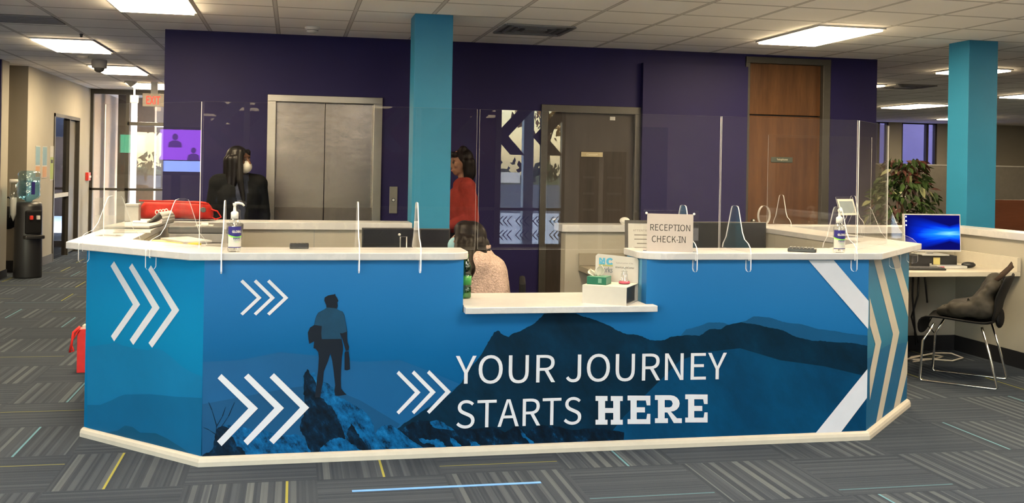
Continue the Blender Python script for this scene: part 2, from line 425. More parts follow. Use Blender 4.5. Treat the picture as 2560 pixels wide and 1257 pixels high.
M['hair_brown'] = surf('dark_brown_hair', (0.005, 0.0036, 0.003), 0.45, var=0.4, scale=60, stretch=(1, 1, 0.08), bump=0.25, bscale=50, spec=0.10)
M['mask_white'] = surf('white_mask', (0.42, 0.40, 0.35), 0.8); M['mask_blue'] = surf('blue_mask', (0.20, 0.35, 0.40), 0.8)
M['eye'] = surf('eye_brown', (0.035, 0.02, 0.014), 0.3); M['lip'] = surf('lip', (0.30, 0.09, 0.07), 0.45)
M['shoe'] = surf('black_shoe', (0.010, 0.010, 0.010), 0.4)
M['bottle_blue'] = clear('blue_bottle', (0.66, 0.84, 0.92), 0.07, 0.08)
M['water'] = clear('water_blue', (0.72, 0.88, 0.95), 0.05, 0.05)
M['clear_pet'] = clear('clear_bottle', (0.90, 0.92, 0.92), 0.06, 0.05)
M['label_white'] = surf('label_white', (0.42, 0.41, 0.38), 0.5, var=0.02); M['label_navy'] = surf('label_navy', (0.022, 0.018, 0.13), 0.5)
M['label_green'] = surf('label_green', (0.22, 0.62, 0.06), 0.5)
M['ink'] = surf('black_ink', (0.018, 0.016, 0.016), 0.6); M['ink_grey'] = surf('grey_ink', (0.12, 0.115, 0.11), 0.6); M['ink_mid'] = surf('grey_blue_ink', (0.13, 0.155, 0.17), 0.6)
M['logo_blue'] = surf('logo_blue', (0.06, 0.24, 0.36), 0.5); M['logo_green'] = surf('logo_olive', (0.26, 0.27, 0.10), 0.5)
M['tissue_green'] = surf('tissue_green', (0.008, 0.085, 0.048), 0.5); M['tissue_pale'] = surf('tissue_pale_green', (0.10, 0.21, 0.15), 0.5)
M['tissue'] = surf('tissue_paper', (0.42, 0.40, 0.33), 0.85)
M['pink'] = surf('pink_tape', (0.34, 0.06, 0.09), 0.5)
M['green_pet'] = clear('green_bottle', (0.08, 0.42, 0.12), 0.08, 0.1); M['green_solid'] = surf('green_plastic', (0.02, 0.20, 0.035), 0.4)
M['green_paper'] = surf('lime_paper', (0.22, 0.28, 0.08), 0.6)
M['yellow_paper'] = surf('yellow_paper', (0.50, 0.44, 0.06), 0.6); M['note_yellow'] = surf('note_yellow', (0.46, 0.40, 0.16), 0.6)
M['exit_red'] = glow('exit_red', (1.0, 0.10, 0.06), 1.1); M['exit_face'] = surf('exit_face', (0.66, 0.56, 0.44), 0.4)
M['leaf'] = surf('ficus_leaf', (0.024, 0.045, 0.012), 0.45, var=0.45, scale=7); M['leaf_red'] = surf('maroon_leaf', (0.045, 0.016, 0.012), 0.45, var=0.3, scale=7)
M['leaf_light'] = surf('cream_leaf', (0.20, 0.21, 0.11), 0.45, var=0.2, scale=7)
M['bark'] = surf('bark', (0.07, 0.045, 0.03), 0.9, bump=0.4); M['basket'] = surf('wicker', (0.16, 0.09, 0.04), 0.8, bump=0.5)
M['cable'] = surf('grey_cable', (0.33, 0.31, 0.28), 0.6)
M['bag_grey'] = surf('grey_nylon', (0.021, 0.019, 0.016), 0.65, var=0.3, scale=12, bump=0.4, bscale=14)
M['strap_brown'] = surf('brown_strap', (0.030, 0.019, 0.014), 0.7)
M['tape_blue'] = surf('blue_tape', (0.10, 0.24, 0.55), 0.5)
M['poster_blue'] = surf('poster_blue', (0.14, 0.23, 0.28), 0.5); M['poster_orange'] = surf('poster_orange', (0.34, 0.18, 0.08), 0.5)
M['sign_brass'] = surf('brass_plate', (0.30, 0.25, 0.15), 0.4); M['sign_green'] = surf('green_plate', (0.035, 0.045, 0.032), 0.4); M['sign_cream'] = surf('cream_letters', (0.62, 0.56, 0.44), 0.5)
M['vinyl_white'] = surf('white_vinyl', (0.42, 0.435, 0.49), 0.45, var=0.02)
M['trim_cream'] = surf('cream_trim', (0.36, 0.335, 0.285), 0.45, var=0.03)
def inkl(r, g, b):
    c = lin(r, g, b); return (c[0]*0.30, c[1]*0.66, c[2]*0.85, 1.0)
def ink(r, g, b):
    c = lin(r, g, b); return (c[0]*0.26, c[1]*0.40, c[2]*0.52, 1.0)
# mural print
M['sky_print'] = print_mat('mural_sky', [(0.0, ink(2, 72, 104)), (0.25, ink(4, 96, 136)), (0.5, ink(14, 114, 164)), (0.78, ink(52, 136, 190)), (1.0, ink(74, 150, 202))], mottle=0.05)
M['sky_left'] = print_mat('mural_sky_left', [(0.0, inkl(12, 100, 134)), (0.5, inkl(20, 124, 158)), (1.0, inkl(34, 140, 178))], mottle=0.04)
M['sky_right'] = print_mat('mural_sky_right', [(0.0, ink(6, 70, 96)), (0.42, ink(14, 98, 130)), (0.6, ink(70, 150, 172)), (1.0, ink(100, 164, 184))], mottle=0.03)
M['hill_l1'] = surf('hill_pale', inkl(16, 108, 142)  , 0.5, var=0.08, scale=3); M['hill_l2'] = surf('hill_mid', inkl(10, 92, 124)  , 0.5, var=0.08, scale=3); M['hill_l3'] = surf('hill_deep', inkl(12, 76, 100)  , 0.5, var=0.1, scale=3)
M['ridge_back'] = surf('ridge_far', ink(4, 98, 138)  , 0.5, var=0.08, scale=4); M['ridge_dim'] = surf('ridge_haze', ink(2, 104, 150)  , 0.5, var=0.06, scale=3); M['ridge_dim2'] = surf('ridge_haze_low', ink(2, 92, 132)  , 0.5, var=0.08, scale=3)
M['ridge'] = rock_mat('ridge_near', [(0.30, ink(0, 36, 50)), (0.55, ink(0, 50, 70)), (0.75, ink(1, 66, 92))], 6.0, 8.0)
M['ridge_mid'] = rock_mat('ridge_slope', [(0.30, ink(0, 66, 96)), (0.6, ink(0, 84, 120)), (0.8, ink(2, 94, 132))], 4.0, 8.0)
M['rock_blue'] = rock_mat('rock_lit', [(0.36, ink(3, 34, 52)), (0.47, ink(8, 92, 134)), (0.62, ink(22, 126, 176)), (0.8, ink(90, 180, 222))], 24.0)
M['rock_dark'] = rock_mat('rock_shade', [(0.38, ink(2, 20, 32)), (0.55, ink(4, 40, 60)), (0.72, ink(10, 80, 116))], 26.0)
M['rock_strip'] = rock_mat('rock_strip', [(0.42, ink(2, 22, 34)), (0.58, ink(4, 40, 60)), (0.74, ink(16, 104, 148))], 20.0)
M['figure'] = surf('figure_black', ink(6, 24, 40), 0.45); M['figure_shirt'] = surf('figure_shirt', ink(14, 76, 100)  , 0.5, var=0.12)
# outdoors
M['pavement'] = surf('pavement', (0.55, 0.56, 0.58), 0.85, var=0.12, scale=0.6); M['asphalt'] = surf('asphalt', (0.10, 0.105, 0.115), 0.9, var=0.15, scale=0.4)
M['grass'] = surf('winter_grass', (0.12, 0.13, 0.05), 0.95, var=0.4, scale=0.8); M['brick'] = surf('tan_brick', (0.075, 0.045, 0.03), 0.85, var=0.25, scale=2.0)
M['ext_cream'] = surf('cream_stucco', (0.46, 0.38, 0.31), 0.85, var=0.05); M['ext_taupe'] = surf('taupe_stucco', (0.11, 0.095, 0.08), 0.85, var=0.08)
M['ext_dark'] = surf('dark_storefront', (0.06, 0.06, 0.075), 0.5); M['ext_white'] = surf('white_column', (0.66, 0.68, 0.72), 0.7)
M['ext_teal'] = surf('teal_board', (0.10, 0.36, 0.36), 0.7); M['crown_gold'] = surf('golden_foliage', (0.42, 0.25, 0.08), 0.9, var=0.5, scale=0.7); M['crown_dark'] = surf('dark_foliage', (0.06, 0.07, 0.035), 0.9, var=0.5, scale=0.7)
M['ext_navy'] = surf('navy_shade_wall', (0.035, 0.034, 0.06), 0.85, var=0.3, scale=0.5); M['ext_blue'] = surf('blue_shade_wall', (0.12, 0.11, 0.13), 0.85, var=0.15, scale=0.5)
def desktop_mat():
    m, nt, out = new_mat('blue_desktop'); b = NB(nt)
    v, x, y, z = b.obj()
    dx = b.m('SUBTRACT', x, 0.15); dz = b.m('ADD', z, 0.005)
    beam = b.m('SUBTRACT', 1.0, b.m('MINIMUM', 1.0, b.m('DIVIDE', b.m('ABSOLUTE', dz), b.m('ADD', 0.065, b.m('MULTIPLY', b.m('ABSOLUTE', dx), 0.28)))))
    fall = b.m('MAXIMUM', 0.0, b.m('SUBTRACT', 1.0, b.m('MULTIPLY', b.m('ABSOLUTE', dx), 2.6)))
    streak = b.noise(b.vec(b.m('MULTIPLY', x, 0.6), 0.0, b.m('MULTIPLY', b.m('DIVIDE', dz, b.m('ADD', 0.10, b.m('ABSOLUTE', dx))), 3.0)), 3.0, 3.0)
    t = b.m('MULTIPLY', b.m('MULTIPLY', beam, fall), b.m('ADD', 0.45, streak))
    col = b.ramp(t, [(0.0, lin(8, 10, 86)), (0.25, lin(4, 40, 190)), (0.6, lin(20, 120, 250)), (1.0, lin(130, 215, 255))])
    e = b.n('ShaderNodeEmission'); b.put(e.inputs[0], col); e.inputs[1].default_value = 1.0
    nt.links.new(e.outputs[0], out.inputs[0]); return m
M['desktop'] = desktop_mat()
M['sign_violet'] = glow('violet_display', (0.24, 0.05, 0.62), 9.0); M['sign_sky'] = glow('pale_blue_display', (0.25, 0.36, 0.85), 9.0); M['sign_teal'] = glow('green_display', (0.02, 0.30, 0.16), 9.0)
M['sign_dim'] = glow('dim_violet_display', (0.10, 0.02, 0.26), 5.0)
M['led_white'] = glow('white_pixels', (0.8, 0.85, 1.0), 2.0)
MURAL = {'ridge_back':[[2.1064,0.6148],[2.1348,0.6463],[2.1734,0.6531],[2.2121,0.6635],[2.2606,0.6812],[2.3095,0.6824],[2.3488,0.68],[2.3885,0.6656],[2.487,0.6874],[2.5116,0.7009],[2.5363,0.7127],[2.5863,0.7093],[2.6264,0.706],[2.6668,0.6943],[2.7023,0.6827],[2.7377,0.6747],[2.8292,0.6641],[2.8805,0.6493],[2.9319,0.6345],[3.035,0.6235],[3.0973,0.6112],[3.1598,0.6027],[3.2518,0.5936],[3.2665,0.4868],[2.1084,0.5097]],'ridge_front':[[0.5339,0.1385],[0.575,0.1704],[0.6266,0.2042],[0.6888,0.244],[0.7619,0.2838],[0.8247,0.3241],[0.877,0.3753],[0.9082,0.421],[0.929,0.4586],[0.9563,0.4897],[0.9815,0.5209],[1.0128,0.5733],[1.0358,0.6132],[1.0546,0.6469],[1.0783,0.655],[1.0982,0.6355],[1.1354,0.6201],[1.1633,0.6409],[1.1959,0.649],[1.2283,0.6677],[1.261,0.6822],[1.2935,0.7075],[1.3259,0.7414],[1.37,0.7473],[1.5036,0.7414],[1.5375,0.7259],[1.5758,0.7168],[1.6166,0.7033],[1.6959,0.6708],[1.7339,0.6477],[1.7624,0.6356],[1.7909,0.6243],[1.8287,0.6237],[1.8573,0.6187],[1.8908,0.6046],[1.9244,0.5904],[1.9674,0.5879],[2.0105,0.589],[2.0486,0.6066],[2.0968,0.6103],[2.1548,0.614],[2.2132,0.6085],[2.2421,0.6264],[2.271,0.6443],[2.3053,0.6465],[2.3397,0.6433],[2.3688,0.6631],[2.3983,0.6701],[2.4574,0.6813],[2.5072,0.6732],[2.5471,0.668],[2.5872,0.6582],[2.6376,0.6463],[2.688,0.6381],[2.7235,0.6264],[2.7593,0.609],[2.8103,0.5895],[2.8512,0.5794],[2.9025,0.5692],[2.9537,0.5683],[2.9949,0.5629],[3.0569,0.5571],[3.1087,0.5562],[3.1608,0.5505],[3.2446,0.5348],[3.2657,0.5297],[3.24,0.04],[0.5,0.04]],'slope_mid':[[2.1026,0.4763],[2.2426,0.5177],[2.4562,0.5359],[2.6991,0.4638],[2.9704,0.4239],[3.2804,0.3596],[3.2877,-0.0088],[1.6525,-0.0137],[1.7852,0.1775],[1.9657,0.3474]],'ridge_dim':[[-0.4336,0.5193],[-0.2492,0.5255],[-0.0527,0.5621],[0.148,0.5377],[0.352,0.5026],[0.5585,0.5086],[0.7273,0.4421],[0.877,0.3753],[0.6266,0.2042],[0.5339,0.1385],[0.443,0.013],[-0.4247,0.0076]],'ridge_dim2':[[-0.4299,0.3087],[-0.3237,0.3257],[-0.1676,0.3515],[-0.0096,0.3778],[0.1505,0.394],[0.3555,0.306],[0.5645,0.1749],[0.443,0.013],[-0.4247,0.0076]],'rock_main':[[0.0654,0.4376],[0.0743,0.457],[0.0855,0.4739],[0.0958,0.4526],[0.1242,0.4558],[0.1302,0.4204],[0.1483,0.3965],[0.169,0.4053],[0.1908,0.3969],[0.2223,0.3671],[0.2307,0.3299],[0.2776,0.3144],[0.325,0.2815],[0.3724,0.2563],[0.4084,0.2157],[0.429,0.1675],[0.4379,0.1117],[0.4662,0.071],[0.5171,0.0134],[0.1282,0.0117],[0.0965,0.0693],[0.0801,0.1247],[0.0551,0.1568],[0.0596,0.2035],[0.0738,0.2655],[0.0729,0.3203],[0.0681,0.3751]],'rock_shade':[[0.0654,0.4376],[0.0743,0.457],[0.0855,0.4739],[0.0958,0.4526],[0.117,0.4286],[0.1308,0.3891],[0.1518,0.3298],[0.1754,0.3056],[0.2044,0.2851],[0.2282,0.2529],[0.2499,0.209],[0.2687,0.1572],[0.2851,0.1094],[0.25,0.1185],[0.2075,0.1083],[0.1747,0.082],[0.1507,0.0476],[0.1282,0.0117],[0.0965,0.0693],[0.0801,0.1247],[0.0551,0.1568],[0.0596,0.2035],[0.0738,0.2655],[0.0729,0.3203],[0.0681,0.3751]],'rock_shade2':[[0.311,0.1912],[0.3391,0.1469],[0.3672,0.1064],[0.4073,0.0574],[0.4434,0.0195],[0.392,0.0358],[0.3446,0.0598],[0.3049,0.0929],[0.2886,0.1329]],'rock_low':[[-0.423,0.0157],[-0.4222,0.0547],[-0.4039,0.0655],[-0.3856,0.0725],[-0.3725,0.0873],[-0.3644,0.1331],[-0.3578,0.1789],[-0.3285,0.1995],[-0.2914,0.2013],[-0.2314,0.1885],[-0.1787,0.1727],[-0.1411,0.1753],[-0.0879,0.154],[-0.027,0.1379],[0.0416,0.1401],[0.0804,0.1106],[0.1057,0.069],[0.1305,0.0116]],'rock_low_shade':[[-0.423,0.0157],[-0.4222,0.0547],[-0.4039,0.0655],[-0.3856,0.0725],[-0.3725,0.0873],[-0.3644,0.1331],[-0.3578,0.1789],[-0.3285,0.1972],[-0.2985,0.1846],[-0.2868,0.1534],[-0.2676,0.1218],[-0.2596,0.0907],[-0.2296,0.0818],[-0.2141,0.0503],[-0.1969,0.011]],'rock_right':[[0.436,0.1276],[0.449,0.1509],[0.4684,0.1677],[0.5158,0.174],[0.5559,0.1472],[0.5964,0.1139],[0.6369,0.0805],[0.6774,0.055],[0.7264,0.0115],[0.5171,0.0134],[0.4662,0.071]],'rock_strip':[[0.4815,0.1729],[0.5066,0.1658],[0.5385,0.1395],[0.576,0.1508],[0.626,0.1838],[0.6702,0.1919],[0.7468,0.1798],[0.8111,0.1618],[0.8629,0.1409],[0.9664,0.1373],[1.0574,0.147],[1.1236,0.1126],[1.1888,0.149],[1.2424,0.1084],[1.3148,0.1447],[1.4019,0.1353],[1.4965,0.1125],[1.6321,0.1209],[1.787,0.0892],[1.7883,0.0199],[0.5092,0.0211],[0.4835,0.0598]],'rock_lit':[[[0.5193,0.1591],[0.5514,0.1233],[0.577,0.1004],[0.609,0.0739],[0.6415,0.0253],[0.572,0.0249],[0.5334,0.0705],[0.4949,0.1222]],[[0.6591,0.1005],[0.691,0.0962],[0.723,0.0855],[0.7547,0.0939],[0.787,0.0768],[0.8133,0.0408],[0.762,0.046],[0.7233,0.0697],[0.6851,0.0711]],[[0.8283,0.1007],[0.8641,0.0771],[0.8905,0.0443],[0.9005,0.0247],[0.8521,0.0298],[0.8386,0.0653]],[[0.9319,0.0746],[0.9612,0.0703],[0.9941,0.0467],[1.0108,0.0236],[0.949,0.026],[0.9389,0.0488]],[[1.1956,0.1359],[1.2225,0.1091],[1.2563,0.0756],[1.2968,0.0417],[1.3237,0.0245],[1.2838,0.0228],[1.2499,0.0629],[1.2163,0.0899]],[[0.7212,0.1838],[0.7658,0.1887],[0.8241,0.155],[0.8502,0.135],[0.7794,0.1438],[0.7344,0.158]]],'man':[[0.1639,0.8234],[0.166,0.8391],[0.1828,0.8491],[0.2021,0.8529],[0.2121,0.8544],[0.219,0.8575],[0.22,0.8481],[0.2279,0.8386],[0.236,0.8204],[0.2299,0.8134],[0.2326,0.7937],[0.2274,0.778],[0.2579,0.7651],[0.2676,0.7461],[0.2736,0.7122],[0.2823,0.6648],[0.2837,0.6293],[0.2864,0.6056],[0.2946,0.5834],[0.2918,0.5646],[0.2779,0.5625],[0.2721,0.5823],[0.2605,0.6218],[0.2483,0.6519],[0.255,0.6243],[0.2617,0.5943],[0.2637,0.5706],[0.2583,0.5274],[0.2555,0.4645],[0.2548,0.4173],[0.2572,0.3685],[0.277,0.3459],[0.2865,0.3378],[0.2462,0.3326],[0.2267,0.3347],[0.2239,0.3631],[0.2274,0.3866],[0.2174,0.4654],[0.2104,0.5127],[0.1996,0.5522],[0.1887,0.5132],[0.1681,0.4587],[0.1644,0.4039],[0.1582,0.3649],[0.1519,0.3274],[0.1265,0.3281],[0.1284,0.35],[0.1328,0.4047],[0.1394,0.4672],[0.1421,0.5298],[0.1385,0.5597],[0.1244,0.5772],[0.1143,0.5797],[0.1168,0.6149],[0.0932,0.6028],[0.0882,0.6247],[0.0845,0.66],[0.0948,0.6856],[0.1161,0.6986],[0.1195,0.7197],[0.1268,0.7455],[0.135,0.761],[0.1533,0.771],[0.1762,0.7833],[0.1744,0.7998]],'shirt':[[0.1792,0.788],[0.2227,0.7828],[0.2579,0.7635],[0.2669,0.7438],[0.2729,0.7122],[0.2808,0.6625],[0.2576,0.6534],[0.2467,0.6551],[0.2542,0.6251],[0.1558,0.626],[0.1523,0.655],[0.1547,0.6926],[0.1176,0.6986],[0.1203,0.7197],[0.1276,0.7439],[0.135,0.7595],[0.1533,0.7694]],'briefcase':[[0.2718,0.5524],[0.2763,0.5609],[0.2919,0.5606],[0.2972,0.5266],[0.3006,0.4682],[0.2867,0.4623],[0.2734,0.4657]],'twigs':[[[-0.3589,0.1559],[-0.3582,0.202],[-0.3818,0.2796],[-0.3987,0.3184]],[[-0.3581,0.1943],[-0.3293,0.2472],[-0.3153,0.2929]],[[-0.3539,0.1634],[-0.2996,0.2462],[-0.2725,0.3147]],[[-0.3611,0.156],[-0.3948,0.1802],[-0.4209,0.1926]]],'chev_front':[[[-0.2426,0.9335],[-0.1486,0.8398],[-0.2394,0.7516],[-0.2513,0.7619],[-0.1722,0.84],[-0.2541,0.9215]],[[-0.177,0.9332],[-0.0825,0.8392],[-0.1738,0.7508],[-0.1858,0.7611],[-0.1063,0.8394],[-0.1886,0.9211]],[[-0.1111,0.9329],[-0.0161,0.8386],[-0.1079,0.75],[-0.12,0.7603],[-0.04,0.8388],[-0.1228,0.9208]],[[-0.3377,0.4589],[-0.1565,0.2803],[-0.3314,0.0963],[-0.3532,0.1213],[-0.2038,0.2817],[-0.3567,0.4372]],[[-0.2068,0.4578],[-0.0278,0.2784],[-0.2044,0.0956],[-0.2245,0.1186],[-0.0755,0.2798],[-0.2281,0.4381]],[[-0.0806,0.4569],[0.0982,0.2766],[-0.0763,0.0968],[-0.0984,0.118],[0.0521,0.278],[-0.102,0.4351]],[[0.5532,0.4545],[0.6682,0.3389],[0.5573,0.2273],[0.5446,0.2402],[0.6388,0.3397],[0.541,0.4402]],[[0.6325,0.4542],[0.7482,0.3381],[0.6367,0.2262],[0.6239,0.2392],[0.7187,0.3389],[0.6202,0.4398]],[[0.7124,0.4538],[0.8288,0.3374],[0.7165,0.2252],[0.7036,0.2381],[0.799,0.3382],[0.7,0.4394]]],'chev_left':[[[0.7186,0.9778],[0.494,0.7646],[0.7062,0.5476],[0.7345,0.5727],[0.5534,0.7593],[0.7488,0.9498]],[[0.5663,0.9771],[0.3354,0.7619],[0.5441,0.546],[0.5748,0.5703],[0.3962,0.7586],[0.5923,0.9519]],[[0.4119,0.9769],[0.1818,0.7634],[0.3903,0.5482],[0.42,0.57],[0.2407,0.7581],[0.4339,0.9523]]],'band_front':[[[2.8596,1.0272],[3.0158,1.027],[3.2718,0.7921],[3.275,0.6311]],[[3.2795,0.4033],[3.2828,0.2376],[3.0586,-0.0049],[2.8995,-0.0013]]],'band_right':[[[0.0307,0.8078],[0.3217,0.5156],[0.0727,0.2073],[0.061,0.3739],[0.1789,0.5203],[0.0417,0.6496]],[[0.0964,1.032],[0.2658,1.0211],[0.7848,0.5131],[0.3517,-0.0308],[0.2101,-0.0491],[0.6129,0.5245]],[[0.5344,1.0161],[0.7144,1.0047],[1.0263,0.7406],[1.0388,0.5841]],[[1.0511,0.4298],[1.0681,0.2161],[0.8164,-0.039],[0.6448,-0.0383]]],'hill_left':[[[0.7452,0.53],[0.7045,0.5447],[0.631,0.5322],[0.5034,0.5291],[0.4254,0.5318],[0.3642,0.5466],[0.3109,0.5446],[0.2652,0.5281],[0.2124,0.5047],[0.1527,0.4777],[0.0794,0.4576],[0.0047,0.4477],[0.0017,0.338],[0.1925,0.3195],[0.4036,0.3047],[0.6075,0.275],[0.72,0.2289],[0.8185,0.1893],[0.9332,0.1731],[0.9426,0.4927]],[[0.9332,0.1731],[0.8185,0.1893],[0.7608,0.2129],[0.72,0.2289],[0.6636,0.2552],[0.6075,0.275],[0.4036,0.3047],[0.1925,0.3195],[0.0018,0.3399],[-0.0068,0.0187],[0.9282,0.0025]],[[0.9282,0.0025],[0.7975,0.0418],[0.6665,0.0724],[0.6029,0.1107],[0.539,0.1123],[0.4754,0.0919],[0.3521,0.1091],[0.2609,0.0958],[0.1415,0.0661],[0.0249,0.0324],[-0.0067,0.0234],[-0.0069,0.0139]]],'txt_your':[[0.8515,0.376],[2.3759,0.3636],[0.8487,0.5278],[2.3729,0.5196]],'txt_starts':[[0.86,0.1418],[1.5416,0.142],[0.8572,0.2915],[1.5389,0.287]],'txt_here':[[[1.6197,0.2934],[1.7739,0.289],[1.6226,0.1382],[1.7769,0.133]],[[1.8013,0.2905],[1.9322,0.2868],[1.8042,0.1354],[1.9351,0.131]],[[1.9587,0.2883],[2.1147,0.2839],[1.9616,0.1356],[2.1176,0.1304]],[[2.1343,0.2878],[2.266,0.2841],[2.1372,0.133],[2.269,0.1286]]]}
# ================================================================ SETTING
ZC = 2.74
struct(MB().box(-9, 18, -2.6, 22.6, -0.1, 0.0).build('floor', M['carpet']))
struct(MB().box(-9, 18, -2.6, 22.6, ZC, ZC+0.1).build('ceiling', M['ceiling']))
# purple core wall with door openings
WY = 10.07
cb = MB()
def core(x0, x1, z0, z1, y0=WY): cb.box(x0, x1, y0, y0+0.35, z0, z1)
core(-1.19, -0.20, 0, ZC); core(-0.20, 0.80, 2.13, ZC); core(0.80, 2.47, 0, ZC); core(2.47, 3.43, 2.10, ZC); core(3.43, 4.62, 0, ZC)
core(4.62, 5.49, 2.69, ZC); core(5.49, 6.10, 0, ZC)
cb.box(-1.19, -1.09, WY+0.35, 17.0, 0, ZC); cb.box(6.0, 6.10, WY+0.35, 17.0, 0, ZC); cb.box(-1.19, 6.10, 17.0, 17.1, 0, ZC)
struct(cb.build('wall_back', M['purple']))
struct(MB().box(3.445, 4.585, WY-0.07, WY, 0, 2.60).build('wall_back_chase', M['purple']))
bb = MB()
for x0, x1 in ((-1.19, -0.26), (0.86, 2.40), (5.56, 6.10)): bb.box(x0, x1, WY-0.014, WY, 0, 0.10)
bb.box(3.445, 4.585, WY-0.084, WY-0.07, 0, 0.10)
struct(bb.build('baseboard_back', M['black_base']))
# lift
e = struct(MB().box(-0.255, -0.175, WY-0.03, WY+0.12, 0, 2.165).box(0.745, 0.825, WY-0.03, WY+0.12, 0, 2.165).box(-0.255, 0.825, WY-0.034, WY+0.12, 2.10, 2.165).build('door_1', M['steel_frame'], bevel=0.004))
for x0, x1 in ((-0.175, 0.282), (0.288, 0.745)):
    MB().box(x0, x1, WY+0.05, WY+0.09, 0.02, 2.10).build('door_panel', M['steel'], e, bevel=0.002)
    MB().box(x0+0.004, x1-0.004, WY+0.045, WY+0.05, 0.02, 1.10).build('kick_plate', M['kick'], e)
MB().box(-0.175, 0.745, WY+0.09, WY+0.2, 0, 2.11).build('shaft_panel', M['black'], e)
cp = thing('lift_call_panel', 'narrow stainless call plate with one round button beside the lift doors', 'call panel', (0.948, WY, 1.18))
MB().box(-0.038, 0.038, -0.012, 0, -0.13, 0.13).build('plate', M['steel_frame'], cp, bevel=0.003)
MB().cone((0, -0.012, 0), (0, -0.020, 0), 0.019, 0.018, 24).build('button', M['dark_grey'], cp)
MB().lathe([(0.008, 0), (0.012, 0.002), (0.012, 0.003), (0.008, 0.003)], seg=20).build('button_ring', M['silver'], cp, ).matrix_local = Matrix.Translation((0, -0.020, 0)) @ Matrix.Rotation(PI/2, 4, 'X')
# dark door with plate
d2 = struct(MB().box(2.405, 2.475, WY-0.02, WY+0.1, 0, 2.15).box(3.385, 3.45, WY-0.02, WY+0.1, 0, 2.15).box(2.405, 3.45, WY-0.024, WY+0.1, 2.075, 2.15).build('door_2', M['bronze'], bevel=0.004))
MB().box(2.475, 3.385, WY+0.03, WY+0.075, 0.01, 2.075).build('door_leaf', M['dark_wood'], d2)
MB().cone((2.55, WY+0.03, 1.0), (2.55, WY-0.01, 1.0), 0.012, 0.012, 12).ball((2.55, WY-0.02, 1.0), 0.028, 14).build('door_knob', M['steel_frame'], d2)
ps = thing('door_sign', 'small brass-coloured name plate on the dark door in the purple wall', 'sign', (2.948, WY+0.03, 1.661))
MB().box(-0.113, 0.113, -0.008, 0, -0.024, 0.024).build('plate', M['sign_brass'], ps, bevel=0.002)
letters('Classroom', 'lettering', (0, -0.0082, 0), (1, 0, 0), (0, 0, 1), (-0.056, 0.060, -0.010, 0.012), M['sign_cream'], ps)
tag(MB().box(3.13, 3.185, WY+0.018, WY+0.03, 2.012, 2.048).build('door_sticker', M['paper']), 'small white sticker high on the dark door', 'sticker')
# telephone room door with transom
d3 = struct(MB().box(4.585, 4.632, WY-0.02, WY+0.1, 0, 2.71).box(5.462, 5.548, WY-0.02, WY+0.1, 0, 2.71).box(4.585, 5.548, WY-0.024, WY+0.1, 2.65, 2.715).build('door_3', M['bronze'], bevel=0.004))
MB().box(4.632, 5.462, WY+0.04, WY+0.085, 2.118, 2.65).build('transom_panel', M['wood'], d3, bevel=0.003)
MB().box(4.632, 5.462, WY+0.04, WY+0.085, 0.01, 2.104).build('door_leaf', M['wood'], d3, bevel=0.003)
MB().box(4.632, 5.462, WY+0.085, WY+0.1, 0, 2.65).build('door_stop', M['black'], d3)
MB().cone((4.70, WY+0.04, 1.0), (4.70, WY, 1.0), 0.012, 0.012, 12).ball((4.70, WY-0.01, 1.0), 0.028, 14).build('door_knob', M['steel_frame'], d3)
ps = thing('door_sign', 'dark green Telephone name plate on the walnut door', 'sign', (5.03, WY+0.04, 1.646))
MB().box(-0.122, 0.122, -0.008, 0, -0.028, 0.028).build('plate', M['sign_green'], ps, bevel=0.002)
letters('Telephone', 'lettering', (0, -0.0082, 0), (1, 0, 0), (0, 0, 1), (-0.060, 0.066, -0.012, 0.015), M['sign_cream'], ps)
# teal columns
for nm, x0, x1, lab in (('column', 0.930, 1.240, 'teal painted square column rising behind the two black monitors'), ('column', 5.940, 6.235, 'teal painted square column behind the blue glowing monitor')):
    tag(MB().box(x0, x1, 8.30, 8.60, 0, ZC).build(nm, M['teal'], bevel=0.004), lab, 'column')
# left side: passage wall, jog, doorway
XW = -3.47
lw = MB()
lw.box(XW-0.2, XW, 14.79, 16.33, 0, ZC); lw.box(XW-0.2, XW, 18.17, 19.2, 0, ZC); lw.box(XW-0.2, XW, 16.33, 18.17, 2.19, ZC)
struct(lw.build('wall_left', M['cream']))
struct(MB().box(-3.77, XW-0.2, 14.79, 14.95, 0, ZC).box(-3.774, XW-0.001, 14.785, 14.79, 0, ZC).build('wall_left_return', M['beige']))
struct(MB().box(-3.87, -3.77, 14.2, 14.95, 0, ZC).build('wall_left_recess', M['beige']))
struct(MB().box(-3.74, -3.57, 13.93, 14.25, 0, ZC).build('wall_left_end', M['cream']))
struct(MB().box(-9, -3.575, 13.90, 13.93, 0, ZC).box(-9, -3.74, 13.93, 14.05, 0, ZC).build('wall_left_purple', M['purple']))
struct(MB().box(-9, -8.9, -2.6, 14.0, 0, ZC).build('wall_far_left', M['cream']))
bl = MB(); bl.box(XW, XW+0.012, 14.79, 16.33, 0, 0.12); bl.box(XW, XW+0.012, 18.17, 19.1, 0, 0.12)
struct(bl.build('baseboard_left', M['grey_base']))
struct(MB().box(-3.77, XW, 14.773, 14.785, 0, 0.16).box(-3.582, -3.558, 13.90, 14.26, 0, 0.10).box(-9, -3.58, 13.888, 13.90, 0, 0.1).build('baseboard_left_return', M['black_base']))
